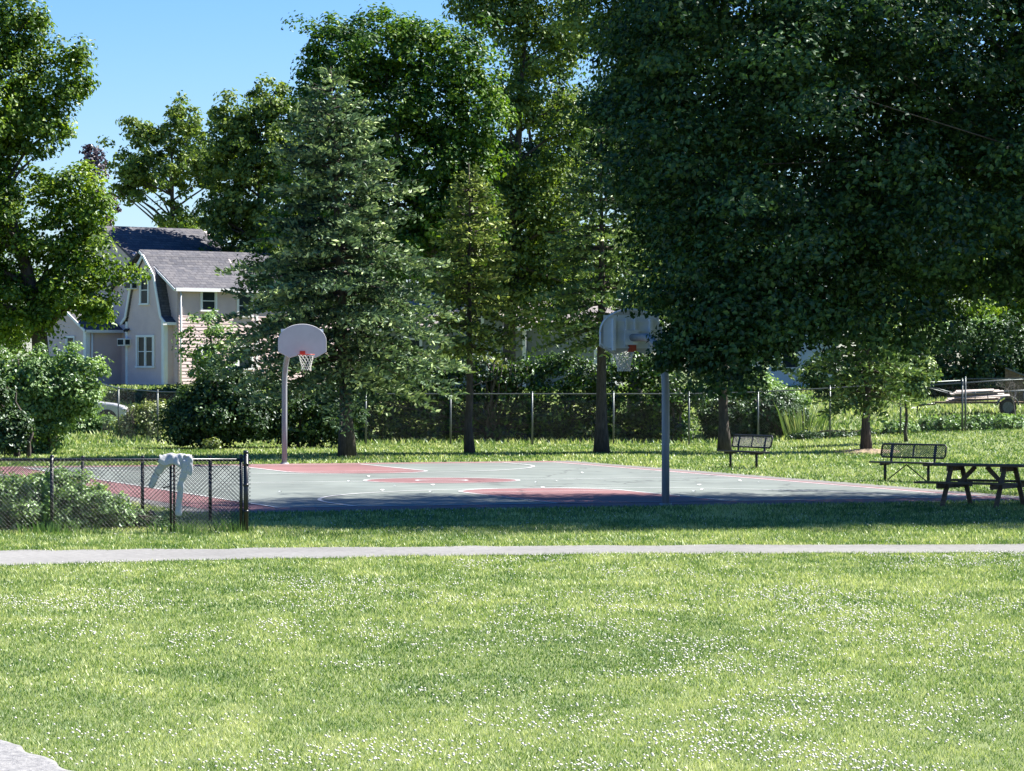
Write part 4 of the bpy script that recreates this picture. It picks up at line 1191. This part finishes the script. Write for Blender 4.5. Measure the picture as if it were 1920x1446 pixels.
    for (px, py0, py1) in ((386, 547, 580), (450, 553, 590), (386, 650, 690), (450, 650, 690)):
        u = ((px - 308) / s + .65 * .4 * -1) / .76
        win(root, (u, p_ - .02, (Z(py0) + Z(py1)) / 2), XA, (0, -1), .78, Z(py0) - Z(py1), 1)
    # tall rear block
    x0, y0, L3, D3, e3, r3 = 2.0, 5.2, 6.3, 6.0, Z(478), Z(430) + .5
    w = MB().prism([(0, 0), (D3, 0), (D3, e3), (D3 / 2, r3 - .1), (0, e3)], L3, (x0 + L3 / 2, y0, 0), (0, 1, 0), (0, 0, 1), (1, 0, 0)); w.build('wall', T, root)
    r = MB()
    roof_slab(r, (x0 - .3, y0 - .3, e3 - .2), (x0 + L3 + .3, y0 - .3, e3 - .2), (x0 + L3 - .4, y0 + D3 / 2, r3), (x0 - .3, y0 + D3 / 2, r3))
    roof_slab(r, (x0 - .3, y0 + D3 + .3, e3 - .2), (x0 + L3 + .3, y0 + D3 + .3, e3 - .2), (x0 + L3 - .4, y0 + D3 / 2, r3), (x0 - .3, y0 + D3 / 2, r3))
    r.build('roof', M['shingle'], root)
    # low wing on the left
    x0, y0, L4, D4, e4, r4 = -1.55, 4.5, 4.6, 3.6, Z(614), Z(575)
    w = MB()
    clap(w, (x0, y0), XA, (0, -1), base, e4, lambda z: 0, lambda z: L4)
    g4 = lambda z: 0 if z < e4 else (z - e4) / (r4 - e4) * D4 / 2
    clap(w, (x0, y0), YA, (-1, 0), base, r4 - .05, g4, lambda z: D4 - g4(z))
    w.prism([(0, base), (D4, base), (D4, e4), (D4 / 2, r4 - .1), (0, e4)], L4 - .06, (x0 + L4 / 2, y0, 0), (0, 1, 0), (0, 0, 1), (1, 0, 0)); w.build('wall', T, root)
    r = MB()
    for fl in (0, 1):
        yy = (lambda y: y0 + y) if not fl else (lambda y: y0 + D4 - y)
        roof_slab(r, (x0 - .2, yy(-.22), e4 - .1), (x0 + L4, yy(-.22), e4 - .1), (x0 + L4, yy(D4 / 2), r4 + .06), (x0 - .2, yy(D4 / 2), r4 + .06), .1)
    r.build('roof', M['shingle'], root)
    t = MB(); t.box((x0 + L4 / 2, y0 - .24, e4 - .16), (L4 + .3, .07, .14)); t.box((x0 - .012, y0 + .08, (base + e4) / 2), (.07, .22, e4 - base)); t.box((x0 + .1, y0 - .02, (base + e4) / 2), (.16, .06, e4 - base))
    t.beam((x0 - .22, y0 - .22, e4 - .16), (x0 - .22, y0 + D4 / 2, r4), .12, .05, (1, 0, 0)); t.beam((x0 - .22, y0 + D4 + .22, e4 - .16), (x0 - .22, y0 + D4 / 2, r4), .12, .05, (1, 0, 0))
    t.build('trim', m, root)
    MB().tube([(x0 + .3, y0 - .08, e4 - .1), (x0 + .3, y0 - .07, base)], .05, 8).build('downspout', M['trim'], root)
    MB().box((x0 + L4 / 2, y0 + D4 / 2, -.5), (L4 - .05, D4 - .05, 1.24)).build('foundation', M['found'], root)
    win(root, (x0 - .02, y0 + 1.35, Z(655)), YA, (-1, 0), .6, Z(633) - Z(678), 1)
taupe_house()

def grey_house():
    d = 146.0; s = F / d
    o = at(985, 700, d); o.z = 1.7
    Z = lambda py: CH + (HY - py) / s - o.z
    X = lambda px: (px - 985) / s
    root = empty('house', o, math.radians(-6), 'grey house with white framed windows glimpsed behind the middle spruces', 'house')
    w = MB(); x0, x1 = X(715), X(985)
    clap(w, (x0, 0), (1, 0), (0, -1), -.2, Z(612), lambda z: 0, lambda z: x1 - x0)
    clap(w, (X(850), -.6), (1, 0), (0, -1), -.2, Z(560), lambda z: max(0, (z - Z(600)) * .95), lambda z: X(945) - X(850) - max(0, (z - Z(600)) * .95))
    w.box(((x0 + x1) / 2, 3.5, (Z(612) - .2) / 2), (x1 - x0, 6.9, Z(612) + .2))
    w.prism([(X(850), -.2), (X(945), -.2), (X(945), Z(600)), ((X(850) + X(945)) / 2, Z(556)), (X(850), Z(600))], .6, (0, -.27, 0), (1, 0, 0), (0, 0, 1), (0, 1, 0))
    w.build('wall', M['grey_siding'], root)
    r = MB()
    roof_slab(r, (x0 - .3, -.35, Z(614)), (x1 + .3, -.35, Z(614)), (x1 + .3, 3.5, Z(545)), (x0 - .3, 3.5, Z(545)))
    roof_slab(r, (x0 - .3, 7.3, Z(614)), (x1 + .3, 7.3, Z(614)), (x1 + .3, 3.5, Z(545)), (x0 - .3, 3.5, Z(545)))
    roof_slab(r, (X(843), -.75, Z(604)), (X(843), 1.5, Z(604)), (X(897.5), 1.5, Z(552)), (X(897.5), -.75, Z(552)))
    roof_slab(r, (X(952), -.75, Z(604)), (X(952), 1.5, Z(604)), (X(897.5), 1.5, Z(552)), (X(897.5), -.75, Z(552)))
    r.build('roof', M['shingle_warm'], root)
    t = MB()
    t.box(((x0 + x1) / 2, -.38, Z(617)), (x1 - x0 + .6, .07, .16))
    t.beam((X(842), -.78, Z(606)), (X(897.5), -.78, Z(553)), .05, .16, (0, 1, 0)); t.beam((X(953), -.78, Z(606)), (X(897.5), -.78, Z(553)), .05, .16, (0, 1, 0))
    t.box((x1 - .05, -.03, (Z(612) - .2) / 2), (.16, .06, Z(612) + .2))
    t.build('trim', M['trim'], root)
    win(root, (X(893), -.62, Z(598)), (1, 0), (0, -1), .62, 1.35, 1)
    win(root, (X(917), -.62, Z(684)), (1, 0), (0, -1), 1.35, .95, 2)
    win(root, (X(770), -.02, Z(660)), (1, 0), (0, -1), .8, 1.1, 1)
    # right wing with the roof seen lit
    w = MB(); clap(w, (x1 + .02, .8), (1, 0), (0, -1), -.2, Z(606), lambda z: 0, lambda z: X(1150) - x1)
    w.box(((x1 + X(1150)) / 2, 3.9, (Z(606) - .2) / 2), (X(1150) - x1 - .02, 6, Z(606) + .2)); w.build('wall', M['grey_siding'], root)
    r = MB(); roof_slab(r, (x1 + .32, .4, Z(606)), (X(1160), .4, Z(606)), (X(1120), 4.0, Z(538)), (x1 + .32, 4.0, Z(538))); r.build('roof', M['shingle_warm'], root)
    win(root, (X(1130), .78, Z(656)), (1, 0), (0, -1), .7, 1.1, 1)
grey_house()

def blue_house():
    d = 152.0; s = F / d
    o = at(1520, 690, d); o.z = 1.7
    Z = lambda py: CH + (HY - py) / s - o.z
    X = lambda px: (px - 1520) / s
    root = empty('house', o, math.radians(8), 'pale blue-white house glimpsed through the dark crowns on the right', 'house')
    w = MB(); a, b = X(1440), X(1570)
    gl = lambda z: max(0, (z - Z(630)) * .8)
    clap(w, (a, 0), (1, 0), (0, -1), -.1, Z(560), gl, lambda z: b - a - gl(z))
    w.prism([(a, -.1), (b, -.1), (b, Z(630)), ((a + b) / 2, Z(562)), (a, Z(630))], 6, (0, 3.02, 0), (1, 0, 0), (0, 0, 1), (0, 1, 0)); w.build('wall', M['blue_siding'], root)
    r = MB()
    for sg, e in ((1, a - .25), (-1, b + .25)):
        roof_slab(r, (e, -.3, Z(636)), (e, 6.3, Z(636)), ((a + b) / 2, 6.3, Z(560)), ((a + b) / 2, -.3, Z(560)))
    r.build('roof', M['shingle'], root)
    t = MB(); t.beam((a - .25, -.32, Z(637)), ((a + b) / 2, -.32, Z(560)), .05, .16, (0, 1, 0)); t.beam((b + .25, -.32, Z(637)), ((a + b) / 2, -.32, Z(560)), .05, .16, (0, 1, 0)); t.build('trim', M['trim'], root)
    win(root, (X(1515), -.02, Z(610)), (1, 0), (0, -1), .7, .9, 1); win(root, (X(1480), -.02, Z(665)), (1, 0), (0, -1), .8, 1.2, 1)
blue_house()

# ------------------------------------------------------------------ car, trailer, board panel
def wheel(parent, c, r, wdt, ax=(0, 1, 0)):
    c = Vector(c); ay = Vector(ax)
    t = MB()
    ring = [(r, -wdt / 2 + .03), (r, wdt / 2 - .03), (r - .03, wdt / 2), (r * .66, wdt / 2), (r * .66, -wdt / 2), (r - .03, -wdt / 2)]
    N = 24; vs, fs = [], []
    for k in range(N):
        a = 2 * math.pi * k / N
        for (q, o_) in ring: vs.append(c + Vector((q * math.cos(a), o_, q * math.sin(a))))
    m = len(ring)
    for k in range(N):
        for j in range(m): fs.append((k * m + j, k * m + (j + 1) % m, ((k + 1) % N) * m + (j + 1) % m, ((k + 1) % N) * m + j))
    t.add(vs, fs, True)
    w = t.build('wheel', M['rubber'], parent)
    rb = MB()
    rb.tube([c + ay * (-wdt * .3), c + ay * (wdt * .3)], r * .66, 20); rb.tube([c - ay * (wdt * .48), c - ay * (wdt * .2)], r * .16, 12)
    for k in range(5):
        a = 2 * math.pi * k / 5
        rb.beam(c - ay * (wdt * .36), c - ay * (wdt * .36) + Vector((math.cos(a) * r * .62, 0, math.sin(a) * r * .62)), .06, .05, ax)
    rb.build('rim', M['galv'], w)

def car():
    d = 123.0
    g = ground_at(140, d)
    root = empty('parked_car', g, math.radians(4), 'silver car parked behind the left fence with only its front end showing', 'car')
    xr = (240 - 140) * d / F
    L = 4.4
    P = [(xr - L, .35), (xr - L, .95), (xr - L + .25, 1.02), (xr - L + .7, 1.42), (xr - L + 2.3, 1.45), (xr - 1.15, 1.02), (xr - .55, .95), (xr - .12, .82), (xr, .6), (xr, .35)]
    MB().prism(P, 1.72, (0, .86, 0), (1, 0, 0), (0, 0, 1), (0, 1, 0)).build('body', M['car'], root, bevel=.07)
    wp = [(xr - L + .78, 1.06), (xr - L + .92, 1.36), (xr - L + 2.22, 1.39), (xr - 1.45, 1.06)]
    MB().prism(wp, .02, (0, -.005, 0), (1, 0, 0), (0, 0, 1), (0, 1, 0)).build('window', M['glass'], root)
    for cx in (xr - .82, xr - L + .85):
        a = MB().tube([(cx, -.012, .34), (cx, .3, .34)], .39, 24); a.build('wheel_arch', M['rubber'], root)
        wheel(root, (cx, .06, .31), .31, .2)
    MB().ball((xr - .16, .02, .72), .12, 10, 8, (1.1, .5, .6)).build('headlight', M['lamp'], root)
    MB().box((xr - .02, .86, .45), (.1, 1.6, .16)).build('bumper', M['black'], root, bevel=.03)
car()

def trailer():
    d = 124.0
    g = ground_at(1880, d)
    root = empty('utility_trailer', g, math.radians(3), 'small utility trailer with rail sides and spoked wheel behind the right fence', 'trailer')
    s = F / d
    X = lambda px: (px - 1880) / s
    f = MB(); zb = .5
    f.box(((X(1760) + X(1990)) / 2, .75, zb), (X(1990) - X(1760), 1.5, .07)); f.build('bed', M['old_wood'], root)
    r = MB()
    for y in (0, 1.5):
        r.tube([(X(1790), y, zb + .0), (X(1790), y, zb + .34), (X(1990), y, zb + .52), (X(1990), y, zb)], .022, 6)
        r.tube([(X(1735), y, zb + .66), (X(1790), y, zb + .36)], .022, 6)
        r.tube([(X(1735), y, zb + .66), (X(1990), y, zb + 1.0)], .02, 6)
        for px in (1828, 1852, 1920, 1960): r.tube([(X(px), y, zb), (X(px), y, zb + .42)], .018, 6)
    r.tube([(X(1735), 0, zb + .66), (X(1735), 1.5, zb + .66)], .02, 6)
    r.build('side_rails', M['galv'], root)
    MB().tube([(X(1760), .75, zb - .05), (X(1722), .75, zb - .12)], .04, 6).tube([(X(1726), .75, zb - .1), (X(1724), .75, .0)], .025, 6).build('hitch', M['black'], root)
    ft = MB(); N = 12
    a = np.linspace(math.radians(10), math.radians(170), N); vs = []
    for t in a:
        for (q, y) in ((.42, -.3), (.42, -.02), (.44, -.3), (.44, -.02)): vs.append((X(1888) + math.cos(t) * q, y, .33 + math.sin(t) * q))
    fs = []
    for k in range(N - 1):
        b = k * 4; fs += [(b, b + 1, b + 5, b + 4), (b + 2, b + 6, b + 7, b + 3), (b, b + 4, b + 6, b + 2), (b + 1, b + 3, b + 7, b + 5)]
    ft.add(vs, fs, True).build('fender', M['galv'], root)
    wheel(root, (X(1888), -.16, .33), .33, .2)
    # load
    ld = empty('board_stack', Vector(g) + Vector((X(1835), .7, zb + .04)), math.radians(3), 'pale sawn boards heaped on the trailer bed', 'boards')
    rg = np.random.default_rng(4)
    for k in range(11):
        bb = MB(); L = rg.uniform(1.3, 2.2)
        c = Vector((rg.uniform(-.3, .2), rg.uniform(-.5, .4), .06 + .036 * k)); a = rg.normal(0, .06)
        bb.box(c, (L, .24, .03), (Vector((math.cos(a), math.sin(a), .04)).normalized(), Vector((-math.sin(a), math.cos(a), .3)).normalized(), Vector((0, -.28, .96)).normalized()))
        bb.build('board', M['cut_wood'], ld)
trailer()

def board_panel():
    d = 131.0; p = at(1885, 690, d); g = float(gz(p.x, d))
    root = empty('board_fence', (p.x, d, g), math.radians(-10), 'dark weathered board fence end with sloping top rail at the right edge', 'fence')
    for k in range(12):
        h = p.z - g - .02 * k * 3
        MB().box((.06 + k * .15, 0, h / 2), (.14, .025, h)).build('board', M['old_wood'], root)
    MB().beam((0, -.04, p.z - g), (1.8, -.04, p.z - g - .72), .06, .06).build('top_rail', M['galv'], root)
board_panel()

# bare little tree in front of it
def bare():
    rng = np.random.default_rng(12); d = 122.5; g = ground_at(1905, d)
    b = MB()
    def br(p, dr, L, r, lv):
        e = p + dr * L; m = p.lerp(e, .5) + Vector((rng.normal(0, .03), rng.normal(0, .03), 0))
        b.tube([p, m, e], [r, r * .8, r * .55], 5, cap=False)
        if lv:
            for _ in range(3):
                nd = (dr + Vector((rng.normal(0, .5), rng.normal(0, .5), rng.normal(.1, .3)))).normalized()
                br(p.lerp(e, rng.uniform(.5, 1)), nd, L * .65, r * .5, lv - 1)
    br(Vector((0, 0, -.05)), Vector((-.15, 0, 1)).normalized(), .9, .03, 4)
    o = b.build('bare_shrub', M['bark_pale']); o.location = g
    tag(o, 'leafless twiggy shrub beside the trailer wheel', 'shrub')
bare()
shrub('clump of pinkish white flowers under the dark shrub near the far hoop', 398, 104.5, [(398, 832, 14, 9)], 20, 20, .09, 'yellow_bush', 91, cr=.15, name='flower_clump', cat='flowers', stems=1)

shrub('shrub with leaves darkened for shade against the taupe house foundation', 265, 136, [(250, 744, 34, 12), (290, 742, 30, 12), (225, 742, 26, 10), (320, 738, 26, 14)], 120, 40, .12, 'bush_dark', 92)  # shade over this shrub is put into its dark leaf colour

leafy('sapling', 'light-leaved sapling catching the sun beside the mulch ring spruce', 'young tree', foot(1700, 106), lobes_px([(1690, 680, 46, 42), (1665, 640, 40, 30), (1725, 640, 28, 26), (1705, 725, 34, 24), (1735, 690, 20, 20)], 106, .8), 230, 45, .3, .12, 'spruce_green', 93, trunk_r=.05, fork=1, limbs=24, surf=.6)
shrub('sunlit lime-green bush by the fence left of the mulch ring', 1395, 117.5, [(1380, 715, 55, 22), (1440, 745, 40, 20), (1480, 752, 34, 20)], 190, 45, .13, 'bush', 94)
